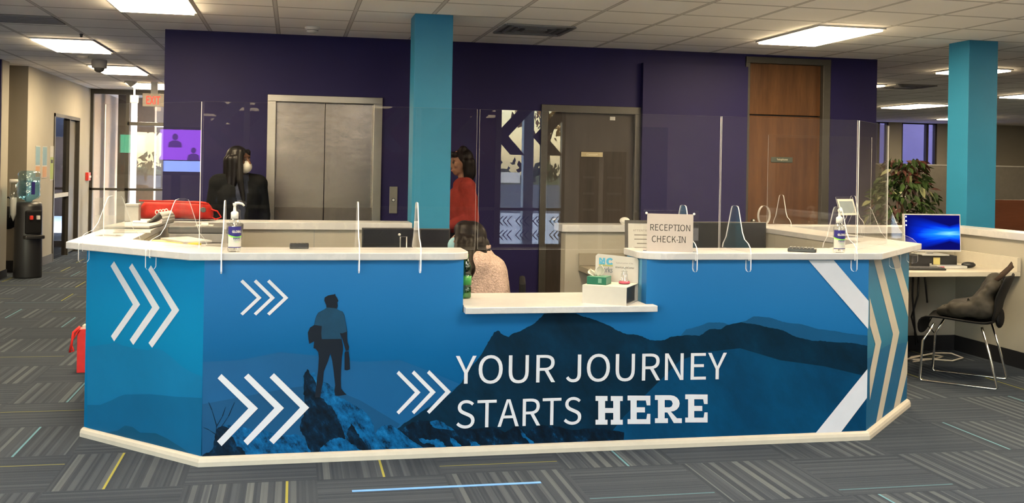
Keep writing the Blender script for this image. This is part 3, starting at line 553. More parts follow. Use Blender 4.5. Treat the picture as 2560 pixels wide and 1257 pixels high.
# side exit: bronze frame, film glass side light, dark leaf
d4 = struct(MB().box(XW-0.1, XW+0.015, 16.33, 16.38, 0, 2.19).box(XW-0.1, XW+0.015, 18.13, 18.17, 0, 2.19).box(XW-0.1, XW+0.015, 16.33, 18.17, 2.14, 2.19).box(XW-0.1, XW, 17.44, 17.48, 0, 2.14).build('door_4', M['bronze']))
MB().box(XW-0.055, XW-0.047, 16.38, 17.44, 0.0, 2.14).build('side_light', M['tint_blue'], d4)
MB().box(XW-0.09, XW-0.045, 17.48, 18.13, 0.02, 2.13).build('door_leaf', M['bronze'], d4)
MB().box(XW-0.035, XW-0.005, 16.38, 17.44, 0.93, 0.99).build('push_bar', M['light_grey'], d4)
# glazed end of the passage
YS = 19.1
fr = MB()
fr.box(XW, -1.19, YS, YS+0.1, 2.655, ZC); fr.box(XW, XW+0.05, YS, YS+0.1, 0, 2.655)
for x in (-2.86, -2.02): fr.box(x-0.03, x+0.03, YS, YS+0.1, 0, 2.655)
fr.box(XW, -1.19, YS, YS+0.1, 0.98, 1.02); fr.box(XW, -1.19, YS, YS+0.1, 0, 0.1); fr.box(-2.86, -1.19, YS, YS+0.1, 2.12, 2.18)
w1 = struct(fr.build('window_1', M['bronze']))
for x0, x1 in ((XW+0.05, -2.89), (-2.83, -2.05), (-1.99, -1.19)):
    for z0, z1 in ((0.1, 0.98), (1.02, 2.655)):
        MB().box(x0, x1, YS+0.045, YS+0.053, z0, z1).build('pane', M['glass'], w1)
# right hand office: far wall with two violet windows, side wall
fw = MB(); YF = 22.4
fw.box(6.1, 13.25, YF, YF+0.2, 0, ZC); fw.box(13.90, 14.25, YF, YF+0.2, 0, ZC); fw.box(15.2, 18, YF, YF+0.2, 0, ZC)
fw.box(13.25, 13.90, YF, YF+0.2, 0, 0.9); fw.box(14.25, 15.2, YF, YF+0.2, 0, 0.9)
struct(fw.build('wall_far_right', M['cream']))
for i, (x0, x1) in enumerate(((13.25, 13.90), (14.25, 15.2))):
    w = struct(MB().box(x0, x0+0.04, YF+0.02, YF+0.12, 0.9, ZC).box(x1-0.04, x1, YF+0.02, YF+0.12, 0.9, ZC).box(x0, x1, YF+0.02, YF+0.12, 0.9, 0.94).box(x0, x1, YF+0.02, YF+0.12, ZC-0.03, ZC).box(x1-0.28, x1-0.22, YF+0.02, YF+0.12, 0.9, ZC).build('window_%d' % (i+2), M['bronze']))
    MB().box(x0+0.04, x1-0.04, YF+0.06, YF+0.068, 0.94, ZC-0.03).build('pane', M['tint_violet'], w)
struct(MB().box(17.9, 18, -2.6, 22.6, 0, ZC).build('wall_right', M['cream']))
struct(MB().box(6.0, 6.1, 17.1, 22.4, 0, ZC).build('wall_core_side', M['cream']))
struct(MB().box(-1.29, -1.19, 17.0, 19.2, 0, ZC).build('wall_passage_right', M['purple']))
# entrance wall behind the viewer, seen mirrored in the clear shields
YB = -2.5
wf = MB()
wf.box(-9, -7.0, YB-0.15, YB, 0, ZC); wf.box(3.60, 18, YB-0.15, YB, 0, ZC); wf.box(-7.0, 3.60, YB-0.15, YB, 0, 0.44); wf.box(-7.0, 3.60, YB-0.15, YB, 2.60, ZC)
struct(wf.build('wall_front', M['cream']))
f5 = MB()
for x in (-6.98, -5.9, -4.85, -3.8, -2.75, -1.68, -0.6, 0.5, 1.6, 2.68, 3.305, 3.59): f5.box(x-0.035, x+0.035, YB-0.12, YB-0.02, 0.44, 2.60)
f5.box(-7.0, 3.60, YB-0.12, YB-0.02, 0.93, 0.97); f5.box(-7.0, 3.60, YB-0.12, YB-0.02, 0.44, 0.48); f5.box(-7.0, 3.60, YB-0.12, YB-0.02, 2.55, 2.60)
w4 = struct(f5.build('window_4', M['bronze']))
MB().box(-1.7, 2.68, YB-0.075, YB-0.068, 0.48, 2.55).build('film_pane', M['tint'], w4)
MB().box(2.68, 3.60, YB-0.075, YB-0.068, 0.48, 2.55).build('pane', M['glass_grey'], w4)
MB().box(-7.0, -1.7, YB-0.075, YB-0.068, 0.48, 2.55).build('pane', M['glass'], w4)  # clear glazing added beyond the mirrored stretch to let in more daylight
# dark chevron film on that window (points to +x when seen from indoors)
cd = MB()
def chevron(mb, x, z, hu, hd, th, y=YB-0.066):
    # apex to the left, upper arm hu long, lower arm hd long
    a = 0.92
    mb.prism([(x, y, z), (x+hu*a, y, z+hu), (x+hu*a+th, y, z+hu), (x+th, y, z), (x+hd*a+th, y, z-hd), (x+hd*a, y, z-hd)], (0, 0.002, 0))
for k in range(-8, 2): chevron(cd, 2.62+0.535*k, 1.93, 0.52, 0.25, 0.20)
for k in range(-7, 4):
    for z in (0.79, 0.60):
        for q in range(3): chevron(cd, 2.70+0.235*k*1.0+0.058*q, z, 0.065, 0.065, 0.016)
cd.build('chevron_film', M['decal_dark'], w4)
for x0, x1, z0, z1, lab in ((3.80, 4.07, 0.35, 1.75, 'tall brown notice board mirrored left of a second one'), (4.14, 4.46, 0.35, 1.75, 'tall brown notice board mirrored right of a slimmer one')):
    t = thing('notice_board', lab, 'notice board', (x0, YB, z0))
    MB().box(0, x1-x0, 0, 0.02, 0, z1-z0).build('board', M['dark_wood'], t)
    for i in range(5): MB().box(0.05, x1-x0-0.06, 0.02, 0.022, 0.15+0.22*i, 0.18+0.22*i).build('text_line', M['ink_grey'], t)
struct(MB().box(4.60, 5.05, YB, YB+0.03, 0, 2.1).box(6.68, 7.3, YB, YB+0.03, 0, 2.0).build('trim_1', M['ink_grey']))

# ================================================================ OUTDOORS
struct(MB().box(-60, 60, -24, -2.66, -0.2, -0.1).box(-60, -9, -2.66, 45, -0.2, -0.1).box(-9, 60, 22.7, 45, -0.2, -0.1).build('ground_paving', M['pavement']))
struct(MB().box(-80, 80, -80, -24, -0.22, -0.12).build('ground_road', M['asphalt']))
struct(MB().box(-120, 120, -170, -80, -0.2, -0.08).build('ground_lawn', M['grass']))
t = thing('sign_wall', 'low white and teal street wall mirrored in the clear shields', 'wall', (18.0, -86, -0.08))
MB().box(-3.2, 0, -0.2, 0.2, 0, 1.0).build('teal_board', M['ext_teal'], t); MB().box(0, 3.2, -0.2, 0.2, 0, 1.0).build('white_board', M['ext_white'], t)
struct(MB().box(3.10, 3.24, -3.0, -2.86, -0.1, 3.0).build('porch_column', M['ext_white']))
rnd = random.Random(3)
def crown(mb, c, r, n, leaf, mi=0):
    for i in range(n):
        d = Vector((rnd.gauss(0, 1), rnd.gauss(0, 1), rnd.gauss(0, 0.9))); d.normalize(); d *= r*(rnd.random()**0.4)
        p = Vector(c)+d; s = leaf*(0.6+0.8*rnd.random())
        R = Euler((rnd.random()*6, rnd.random()*6, rnd.random()*6)).to_matrix()
        mb.face([p+R @ Vector(q) for q in ((-s, 0, 0), (0, -s*0.5, s*0.1), (s, 0, 0), (0, s*0.5, s*0.1))], mi)
side = ['far left', 'left', 'middle left', 'middle', 'middle right', 'right', 'far right', 'farthest right']
for i, x in enumerate((-16, -5, 6, 14, 20, 30, 42, 56)):
    h = 11+rnd.random()*5; y = -98-rnd.random()*14
    t = thing('street_tree', 'golden sunlit street tree mirrored in the clear shields, %s of the row' % side[i], 'tree', (x, y, -0.08), 0, 'trees across the street')
    MB().tube([(0, 0, 0), (0.15, 0.1, h*0.35), (-0.1, 0, h*0.8)], [0.32, 0.24, 0.08], 8).tube([(0.1, 0.05, h*0.3), (1.4, 0.3, h*0.6)], [0.14, 0.04], 6).tube([(0.1, 0.05, h*0.35), (-1.6, -0.3, h*0.65)], [0.14, 0.04], 6).build('trunk', M['bark'], t)
    mb = MB(); crown(mb, (0, 0, h*0.68), h*0.34, 420, 0.55); mb.build('crown', M['crown_gold'], t)
mb = MB(); 
for k in range(60): crown(mb, (-60+2.2*k, -92, 0.9), 1.5, 26, 0.5)
h = mb.build('hedge', M['crown_dark']); h['kind'] = 'stuff'; tag(h, 'long dark hedge mirrored below the street trees', 'hedge')
# outside the left-hand exits
struct(MB().box(XW-0.3, XW+0.02, 19.25, 26, -0.1, 2.9).build('porch_wall_left', M['ext_cream']))
struct(MB().box(-3.22, -3.02, 20.4, 20.6, -0.1, 3.0).build('porch_pillar', M['ext_taupe']))
struct(MB().box(-3.05, -2.72, 21.6, 21.9, -0.1, 3.4).build('porch_pier', M['ext_cream']))
struct(MB().box(-2.74, -1.0, 23.6, 23.8, 1.98, 4.5).box(-2.74, -2.55, 23.6, 23.8, -0.1, 2.0).build('shopfront_fascia', M['ext_dark']))
struct(MB().box(-8.5, 6, 31, 31.3, -0.1, 4.2).build('far_block', M['brick']))
struct(MB().box(-14, -9.1, 14.2, 42, -0.1, 6.0).build('neighbour_block', M['ext_navy']))
struct(MB().box(6, 30, 27.5, 28, -0.1, 9.0).build('rear_sun_blocker', M['ext_blue']))  # wall added outside the violet windows to block the sun
# ================================================================ RECEPTION DESK
K = 2**-0.5
FY = 5.40; LCX = -0.43; RCX = 3.24; LL = 0.96; RL = 1.03
desk = thing('reception_desk', 'long angled reception desk wrapped in a blue mountain mural', 'reception desk', (1.4, 5.7, 0))
DO = Vector((1.4, 5.7, 0))
def W2(p): return Vector(p)-DO
def fpt(q, d=0.0): return W2((q[0], FY-d, q[1]))
def lpt(q, d=0.0): return W2((LCX-q[0]*K-d*K, FY+q[0]*K-d*K, q[1]))
def rpt(q, d=0.0): return W2((RCX+q[0]*K+d*K, FY+q[0]*K-d*K, q[1]))
PT = 1.03
mats = [M['sky_print'], M['ridge_back'], M['ridge'], M['ridge_mid'], M['ridge_dim'], M['ridge_dim2'], M['rock_blue'], M['rock_dark'], M['rock_strip'], M['figure'], M['figure_shirt'], M['sky_left']]
def ear(mb, pts, mi, f, d, flip=False):
    """flat printed shape laid on the panel"""
    from mathutils.geometry import tessellate_polygon
    vs = [mb.bm.verts.new(f(p, d)) for p in pts]
    for tri in tessellate_polygon([[Vector((p[0], p[1], 0)) for p in pts]]):
        try: fc = mb.bm.faces.new([vs[i] for i in tri]); fc.material_index = mi
        except ValueError: pass
def jag(pts, amp, n=3, seed=1, closed=True):
    r = random.Random(seed); out = []
    m = len(pts)
    for i in range(m):
        a = pts[i]; b = pts[(i+1) % m]; out.append(a)
        L = math.hypot(b[0]-a[0], b[1]-a[1])
        k = min(n, int(L/0.012))
        if L > 0.6: k = 0
        for j in range(1, k+1):
            t = j/(k+1); out.append([a[0]+(b[0]-a[0])*t+r.uniform(-amp, amp), a[1]+(b[1]-a[1])*t+r.uniform(-amp, amp)])
    return out
mb = MB()
mb.prism([fpt(p) for p in ((LCX, 0.0), (RCX, 0.0), (RCX, PT), (1.90, PT), (1.90, 0.755), (0.885, 0.755), (0.885, PT), (LCX, PT))], (0, 0.08, 0), 0)
MU = MURAL
layers = [('ridge_dim', 4, .0), ('ridge_dim2', 5, .0), ('ridge_back', 1, .0015), ('ridge_front', 2, .0022), ('slope_mid', 3, .0), ('rock_strip', 8, .003), ('rock_right', 6, .002), ('rock_low', 6, .003), ('rock_low_shade', 7, .004), ('rock_main', 6, .002), ('rock_shade', 7, .005), ('rock_shade2', 7, .005)]
d = 0.0006
for i, (nm, mi, amp) in enumerate(layers):
    pts = [[min(max(p[0], LCX+0.001), RCX-0.001), max(p[1], 0.02)] for p in MU[nm]]
    ear(mb, jag(pts, amp, 3, i) if amp else pts, mi, fpt, d); d += 0.0003
for i, q in enumerate(MU['rock_lit']): ear(mb, jag(q, 0.004, 3, 30+i), 6, fpt, d)
d += 0.0003
for q in MU['twigs']:
    for a, b in zip(q, q[1:]):
        dx, dz = b[0]-a[0], b[1]-a[1]; L = math.hypot(dx, dz); nx, nz = -dz/L*0.0018, dx/L*0.0018
        ear(mb, [[a[0]+nx, a[1]+nz], [a[0]-nx, a[1]-nz], [b[0]-nx*.4, b[1]-nz*.4], [b[0]+nx*.4, b[1]+nz*.4]], 7, fpt, d)
panel = mb.build('front_panel', mats, desk)
mb = MB(); ear(mb, MU['man'], 0, fpt, d+0.0004); ear(mb, MU['briefcase'], 0, fpt, d+0.0004); ear(mb, MU['shirt'], 1, fpt, d+0.0007)
o = mb.build('printed_hiker', [M['figure'], M['figure_shirt']], panel); o['label'] = 'dark print of a man on a rock seen from behind, jacket and briefcase in hand'
for q in MU['chev_front']:
    mb = MB(); ear(mb, q, 0, fpt, d+0.0012); mb.build('chevron_mark', M['vinyl_white'], panel)
for q in MU['band_front']:
    mb = MB(); ear(mb, [[min(p[0], RCX), max(p[1], 0.02)] for p in q], 0, fpt, d+0.0012); mb.build('chevron_band', M['vinyl_white'], panel)
def fit(name, s, b, par, bold=0.0, sp=1.0):
    # b: [bottom-left, bottom-right, top-left, top-right] on the front panel
    (x0, z0), (x1, z1), (x2, z2), (x3, z3) = b
    u = Vector((x1-x0, 0, z1-z0)); v = Vector((x2-x0, 0, z2-z0))
    return letters(s, name, fpt((x0, z0), d+0.0014), u, (0, 0, 1), (0, u.length, 0, v.length), M['vinyl_white'], par, 0.0, bold=bold, spacing=sp)
fit('lettering', 'YOUR JOURNEY', MU['txt_your'], panel)
fit('lettering', 'STARTS', MU['txt_starts'], panel)
def slab(ch):
    if ch == 'H': return [[(0,1),(.44,1),(.44,.83),(.35,.83),(.35,.58),(.65,.58),(.65,.83),(.56,.83),(.56,1),(1,1),(1,.83),(.90,.83),(.90,.17),(1,.17),(1,0),(.56,0),(.56,.17),(.65,.17),(.65,.41),(.35,.41),(.35,.17),(.44,.17),(.44,0),(0,0),(0,.17),(.10,.17),(.10,.83),(0,.83)]]
    if ch == 'E': return [[(0,1),(1,1),(1,.66),(.84,.66),(.80,.83),(.40,.83),(.40,.59),(.76,.59),(.76,.41),(.40,.41),(.40,.17),(.82,.17),(.86,.36),(1,.36),(1,0),(0,0),(0,.17),(.13,.17),(.13,.83),(0,.83)]]
    if ch == 'R':
        o = [(0,1),(.58,1)]
        for k in range(9): t = PI/2-PI*k/8; o.append((.58+.34*math.cos(t), .705+.295*math.sin(t)))
        o += [(.60,.40),(.82,.17),(1,.17),(1,0),(.70,0),(.46,.38),(.36,.38),(.36,.17),(.48,.17),(.48,0),(0,0),(0,.17),(.11,.17),(.11,.83),(0,.83)]
        hole = [(.36,.83),(.54,.83),(.62,.80),(.66,.70),(.62,.60),(.54,.565),(.36,.565)]
        return [o, hole]
mb = MB()
from mathutils.geometry import tessellate_polygon
for ch, b in zip('HERE', MU['txt_here']):
    (x0, z0), (x1, z1), (x2, z2), (x3, z3) = b
    loops = [[(x2+a*(x3-x2)+c*(x0-x2), z2+a*(z3-z2)+c*(z0-z2)) for a, c in lp] for lp in slab(ch)]
    flat = [p for lp in loops for p in lp]
    vs = [mb.bm.verts.new(fpt(p, d+0.0014)) for p in flat]
    for tri in tessellate_polygon([[Vector((p[0], p[1], 0)) for p in lp] for lp in loops]): mb.bm.faces.new([vs[i] for i in tri])
mb.build('lettering', M['vinyl_white'], panel)
# left facet
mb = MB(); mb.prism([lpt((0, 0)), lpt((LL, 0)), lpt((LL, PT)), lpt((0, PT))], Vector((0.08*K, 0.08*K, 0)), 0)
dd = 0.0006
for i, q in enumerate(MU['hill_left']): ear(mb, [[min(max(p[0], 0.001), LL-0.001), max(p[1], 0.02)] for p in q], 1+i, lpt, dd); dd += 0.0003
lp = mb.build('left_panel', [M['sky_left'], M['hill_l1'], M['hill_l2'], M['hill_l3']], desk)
for q in MU['chev_left']:
    mb = MB(); ear(mb, q, 0, lpt, dd+0.0005); mb.build('chevron_mark', M['vinyl_white'], lp)
# right facet
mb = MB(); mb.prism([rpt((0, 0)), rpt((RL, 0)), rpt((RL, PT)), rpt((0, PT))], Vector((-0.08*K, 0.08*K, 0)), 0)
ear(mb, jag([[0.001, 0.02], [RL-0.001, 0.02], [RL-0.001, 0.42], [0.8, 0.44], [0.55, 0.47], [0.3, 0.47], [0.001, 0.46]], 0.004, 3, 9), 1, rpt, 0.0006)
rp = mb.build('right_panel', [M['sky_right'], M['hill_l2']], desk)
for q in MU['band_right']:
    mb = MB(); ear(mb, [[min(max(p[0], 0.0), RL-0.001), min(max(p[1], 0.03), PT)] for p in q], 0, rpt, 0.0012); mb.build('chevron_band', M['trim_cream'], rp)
# returns, side arms and inner faces
sv = surf('sky_print_edge', ink(150, 205, 225), 0.5, var=0.04)
for a, b in ((1.90, 1.98), (0.805, 0.885)): MB().box(a, b, FY+0.08, 5.74, 0.755, PT).build('side_return', sv, desk, loc=-DO)
lo = (LCX-LL*K, FY+LL*K); ro = (RCX+RL*K, FY+RL*K)
MB().box(lo[0], lo[0]+0.08, lo[1]+0.05, 8.30, 0, PT).build('side_panel', M['cream'], desk, loc=-DO)
MB().box(ro[0]-0.08, ro[0], ro[1]+0.05, 8.0, 0, PT).build('side_panel', M['cream'], desk, loc=-DO)
for q in ((LCX+0.12, 0.805, 5.66, 5.70), (1.98, RCX-0.12, 5.66, 5.70), (-0.93, -0.90, 6.3, 8.1), (3.71, 3.74, 6.3, 8.0)): MB().box(*q, 0, PT).build('inner_panel', M['cream'], desk, loc=-DO)
# baseboard along the three faces
mb = MB()
prof = [(0, 0), (0.026, 0), (0.026, 0.022), (0.020, 0.038), (0.010, 0.046), (0, 0.048)]
path = [(Vector((lo[0], lo[1], 0)), Vector((-K, -K, 0))), (Vector((LCX, FY, 0)), None), (Vector((RCX, FY, 0)), None), (Vector((ro[0], ro[1], 0)), Vector((K, -K, 0)))]
nl = Vector((-K, -K, 0)); nf = Vector((0, -1, 0)); nr = Vector((K, -K, 0))
def mit(a, b): m = (a+b).normalized(); return m/m.dot(a)
dirs = [nl, mit(nl, nf), mit(nf, nr), nr]
rings = [[mb.bm.verts.new(p[0]-DO+dv*q[0]+Vector((0, 0, q[1]))) for q in prof] for p, dv in zip(path, dirs)]
for a, b in zip(rings, rings[1:]):
    for k in range(len(prof)):
        j = (k+1) % len(prof); mb.bm.faces.new([a[k], a[j], b[j], b[k]])
mb.bm.faces.new(rings[0]); mb.bm.faces.new(rings[-1][::-1])
mb.build('base_trim', M['trim_cream'], desk, norm=True)
# worktops
def top(name, pts, z0, z1, lab, bev=0.004, mat=None):
    o = MB().prism([(x, y, z0) for x, y in pts], (0, 0, z1-z0)).build(name, mat or M['marble'], desk, loc=-DO, bevel=bev, norm=True)
    o['label'] = lab; return o
def arc(cx, cy, r, a0, a1, n=6): return [(cx+r*math.cos(math.radians(a0+(a1-a0)*i/n)), cy+r*math.sin(math.radians(a0+(a1-a0)*i/n))) for i in range(n+1)]
top('counter_top', [(-1.22, 8.10), (-1.22, 6.08), (-0.50, 5.36)]+arc(0.80, 5.48, 0.12, -90, 0)+[(0.92, 5.72), (-0.36, 5.72), (-0.90, 6.26), (-0.90, 8.10)], PT+0.002, 1.07, 'white quartz counter top on the left wing of the desk')
top('counter_top', arc(2.0, 5.49, 0.13, 180, 270)+[(3.30, 5.36), (4.04, 6.10), (4.04, 8.00), (3.70, 8.00), (3.70, 6.26), (3.16, 5.72), (1.87, 5.72)], PT+0.002, 1.07, 'white quartz counter top on the right wing of the desk')
# low ledge in the gap (wider than the gap, notched around the panels)
top('counter_ledge', [(0.885, 5.31), (1.935, 5.31), (1.935, 5.385), (1.895, 5.385), (1.895, 5.92), (0.89, 5.92), (0.89, 5.385), (0.885, 5.385)], 0.757, 0.79, 'low white quartz ledge between the two desk wings')
# rear counter runs
rl = thing('rear_counter', 'cream half-height counter behind the monitors, ending at the teal column', 'counter', (-0.2, 8.25, 0))
MB().box(-0.95, 1.11, -0.10, 0.08, 0, 1.01).build('body', M['cream'], rl); MB().box(-1.0, 1.115, -0.14, 0.15, 1.012, 1.07).build('cap', M['marble'], rl, bevel=0.004)
MB().box(0.36, 0.365, -0.104, -0.10, 0.3, 1.01).build('joint_strip', M['grey'], rl)
rr = thing('low_partition', 'cream half-height office wall with white cap running to the plant', 'low partition', (4.0, 8.2, 0))
MB().box(-1.86, 1.66, -0.16, -0.02, 0.0, 1.01).build('body', M['cream'], rr); MB().box(-1.90, 1.635, -0.20, 0.06, 1.012, 1.07).build('cap', M['marble'], rr, bevel=0.004)
MB().box(1.1, 1.66, -0.172, -0.16, 0, 0.13).build('base_strip', M['black_base'], rr)
r2 = thing('low_partition', 'cream half-height wall beside the black chair, running towards the viewer', 'low partition', (5.75, 7.0, 0))
MB().box(-0.09, 0.05, -2.6, 1.18, 0.0, 1.01).build('body', M['cream'], r2); MB().box(-0.11, 0.14, -2.62, 1.26, 1.012, 1.07).build('cap', M['marble'], r2, bevel=0.004)
MB().box(-0.102, -0.09, -2.6, 1.02, 0, 0.13).build('base_strip', M['black_base'], r2)
# inner work desks
wd = thing('work_desk', 'beige corner work desk with upstand inside the reception area', 'desk', (2.95, 7.8, 0))
MB().prism([(-0.70, 0.23, 0.70), (-0.70, -0.05, 0.70), (-0.38, -0.20, 0.70), (0.60, -0.20, 0.70), (0.60, 0.23, 0.70)], (0, 0, 0.04)).build('desk_top', M['beige'], wd, norm=True)
MB().box(-0.70, 0.60, 0.215, 0.23, 0.742, 0.84).build('upstand', M['beige'], wd); MB().box(0.5, 0.58, -0.15, 0.2, 0, 0.70).build('support', M['beige'], wd); MB().box(-0.60, -0.56, -0.05, 0.2, 0, 0.70).build('support', M['beige'], wd)
we = thing('work_desk', 'beige work desk under the two black monitors', 'desk', (0.2, 7.75, 0))
MB().box(-1.02, 1.02, -0.42, 0.38, 0.70, 0.74).build('desk_top', M['beige'], we)
for x in (-1.0, 0.94): MB().box(x, x+0.04, -0.36, 0.34, 0, 0.70).build('support', M['beige'], we)
wg = thing('work_desk', 'cream computer desk in the corner, holding the blue glowing monitor', 'desk', (5.1, 7.6, 0))
MB().box(-0.98, 0.545, -0.40, 0.43, 0.728, 0.765).build('desk_top', M['beige'] if False else M['trim_cream'], wg, bevel=0.003)
MB().box(0.515, 0.545, -0.40, 0.43, 0.766, 0.875).box(-0.9, 0.515, 0.40, 0.43, 0.766, 0.875).build('upstand', M['trim_cream'], wg)
MB().box(-0.95, -0.90, -0.35, 0.4, 0, 0.728).build('support', M['cream'], wg); MB().box(-0.3, -0.26, 0.1, 0.4, 0, 0.728).build('support', M['cream'], wg)

# ================================================================ CLEAR SHIELDS
ac = [M['acrylic'], M['acr_edge']]; ac2 = [M['acrylic'], M['acr_edge_soft']]
FOOT = [(-0.222, -0.090), (-0.222, -0.005), (-0.212, 0.03), (-0.185, 0.052), (-0.135, 0.072), (-0.105, 0.11), (-0.052, 0.235), (-0.040, 0.252), (-0.02, 0.256), (0.02, 0.256), (0.040, 0.252), (0.052, 0.235), (0.12, 0.07), (0.16, 0.03), (0.17, 0.004), (-0.198, 0.004), (-0.198, -0.042), (-0.158, -0.042), (-0.158, -0.088), (-0.168, -0.101), (-0.19, -0.105), (-0.212, -0.101)]
def shield(name, lab, p0, ang, w, feet, h=0.765, side=1):
    """panel stands on local x from 0..w, the people side is -y"""
    t = thing(name, lab, 'shield', (p0[0], p0[1], 1.07), ang, 'clear acrylic shields on the counters')
    MB().prism([(0, -0.003, 0.004), (w, -0.003, 0.004), (w, -0.003, h), (0, -0.003, h)], (0, 0.006, 0), 0, 1).build('panel', ac, t)
    for f in feet:
        MB().prism([(f-0.003, a*side, b) for a, b in FOOT], (0.006, 0, 0), 0, 1).build('foot', ac, t)
    return t
SY = 5.553
shield('sneeze_shield', 'clear acrylic shield on the angled left end of the desk', (-1.04, 6.165), -PI/4, 0.80, (0.10, 0.66), h=0.765)
shield('sneeze_shield', 'clear acrylic shield behind the left hand sanitizer, along the front of the desk', (-0.46, SY), 0, 1.43, (0.115, 0.795, 1.11))
shield('sneeze_shield', 'clear acrylic shield spanning the gap over the low ledge', (0.985, SY), 0, 1.398, (1.18,))
shield('sneeze_shield', 'clear acrylic shield behind the right hand sanitizer', (2.39, SY), 0, 0.853, (0.09, 0.735))
shield('sneeze_shield', 'clear acrylic shield on the angled right end of the desk', (3.26, SY+0.012), PI/4, 0.72, (0.12, 0.58))
shield('sneeze_shield', 'clear acrylic shield on the rear half wall in front of the walnut door', (3.94, 8.17), 0, 0.97, (0.13, 0.80), side=0.85)
# ================================================================ CEILING FITTINGS
def troffer(x, y, lab, w=0.61, l=1.21, lamp='lamp'):
    t = thing('ceiling_light', lab, 'ceiling light', (x, y, ZC), 0, 'recessed ceiling lights')
    f = MB()
    for a, b, c, e in ((-w/2, w/2, -l/2, -l/2+0.022), (-w/2, w/2, l/2-0.022, l/2), (-w/2, -w/2+0.022, -l/2+0.022, l/2-0.022), (w/2-0.022, w/2, -l/2+0.022, l/2-0.022)): f.box(a, b, c, e, -0.014, 0)
    f.build('frame', M['white'], t)
    MB().box(-w/2+0.022, w/2-0.022, -l/2+0.022, l/2-0.022, -0.028, -0.002).build('diffuser', M[lamp], t)  # lens hung below the frame so its glowing sides brighten the ceiling
    return t
for x, y, lab in (
    (-1.10, 8.22, 'bright ceiling light cut off by the top edge of the view, at left'),
    (-2.33, 11.82, 'first bright ceiling light of the row leading down the left passage'),
    (-2.33, 14.80, 'second passage ceiling light, behind the dome camera'),
    (-2.33, 17.80, 'third passage ceiling light, just above the exit sign'),
    (4.52, 8.44, 'large bright ceiling light above the walnut door'),
    (7.72, 10.72, 'ceiling light half hidden behind the right teal column'),
    (7.63, 13.45, 'small ceiling light sliver beside the end of the purple wall'),
    (10.85, 16.70, 'long flat ceiling light left of the right teal column, over the office'),
    (10.90, 13.50, 'ceiling light at the right edge of the view'),
    (14.10, 19.80, 'farthest ceiling light, low beside the right teal column'),
    
    (-1.1, 5.5, 'overhead light above the left desk wing'), (1.7, 5.5, 'overhead light above the low ledge'), (4.5, 5.5, 'overhead light above the right desk wing'), (-4.6, 8.2, 'overhead light left of the desk'), (-6.6, 11.8, 'overhead light in front of the far purple wall'), (8.0, 7.3, 'overhead light right of the half wall'), (13.9, 13.4, 'overhead light in the far office'), (14.0, 8.0, 'overhead light at the right side of the office')):
    troffer(x, y, lab, l=0.62 if 'half hidden' in lab else 1.21)
for x, y, lab in ((-4.6, 2.7, 'added fill light far left of the viewer'), (-1.1, 2.7, 'added fill light left of the viewer'), (1.7, 2.7, 'added fill light right of the viewer'), (4.5, 2.7, 'added fill light in front of the right desk wing'), (7.6, 2.7, 'added fill light far right of the viewer'),
    (-4.6, -0.6, 'added fill light by the entrance glass, far left'), (-1.1, -0.6, 'added fill light by the entrance glass, left'), (1.7, -0.6, 'added fill light by the entrance glass, middle'), (4.5, -0.6, 'added fill light by the entrance glass, right'), (7.6, -0.6, 'added fill light by the entrance glass, far right')):
    troffer(x, y, lab, lamp='lamp_fill')  # unseen fill lights added to brighten the desk front, floor and ceiling
def vent(x, y, w, lab, mat='dark_grey'):
    t = thing('ceiling_vent', lab, 'vent', (x, y, ZC))
    MB().box(-w/2, w/2, -w/2, w/2, -0.003, 0).build('backing', M[mat], t)
    f = MB()
    for k in range(4):
        a = w/2-0.07*k
        for s in (-1, 1):
            f.box(-a, a, s*a-0.012, s*a+0.012, -0.016, -0.003); f.box(s*a-0.012, s*a+0.012, -a+0.012, a-0.012, -0.016, -0.003)
    f.box(-0.10, 0.10, -0.10, 0.10, -0.020, -0.003)
    f.build('louvre', M['grey'], t)
vent(2.05, 8.92, 0.60, 'square louvred ceiling vent above the purple wall between the columns')
vent(8.30, 13.0, 0.60, 'dark ceiling vent over the office beside the purple wall end')
t = thing('return_grille', 'long dark return grille at the upper left corner of the ceiling', 'vent', (-2.40, 9.75, ZC))
MB().box(-0.62, 0.36, -0.26, 0.26, -0.004, 0).build('backing', M['dark_grey'], t)
f = MB(); 
for k in range(12): f.box(-0.62, 0.36, -0.25+0.043*k, -0.236+0.043*k, -0.012, -0.004)
f.build('slats', M['grey'], t)
t = thing('smoke_detector', 'round white smoke detector on the ceiling in front of the purple wall', 'smoke detector', (0.14, 9.45, ZC))
MB().lathe([(0.068, 0), (0.066, -0.018), (0.052, -0.026), (0.050, -0.040), (0.030, -0.052), (0.0, -0.053)][::-1], seg=24).build('housing', M['white'], t)
MB().lathe([(0.053, -0.032), (0.053, -0.028)], seg=24).build('sensor_slot', M['dark_grey'], t)
t = thing('dome_camera', 'grey dome security camera hanging in front of the passage lights', 'camera', (-2.36, 13.5, ZC))
MB().lathe([(0.0, -0.10), (0.088, -0.10), (0.092, -0.02), (0.085, 0)], seg=24).build('housing', M['light_grey'], t)
MB().lathe([(0.0, -0.155), (0.03, -0.150), (0.055, -0.130), (0.066, -0.10)], seg=24).build('dome', M['dark_grey'], t)
t = thing('motion_sensor', 'small white ceiling sensor beside the dome camera', 'sensor', (-2.47, 13.05, ZC))
MB().lathe([(0.0, -0.045), (0.03, -0.042), (0.06, -0.02), (0.07, 0)], seg=20).build('housing', M['white'], t)
t = thing('motion_sensor', 'white cone-shaped ceiling sensor in front of the third passage light', 'sensor', (-2.50, 17.0, ZC))
MB().lathe([(0.0, -0.09), (0.03, -0.07), (0.09, -0.02), (0.10, 0)], seg=20).build('housing', M['white'], t)
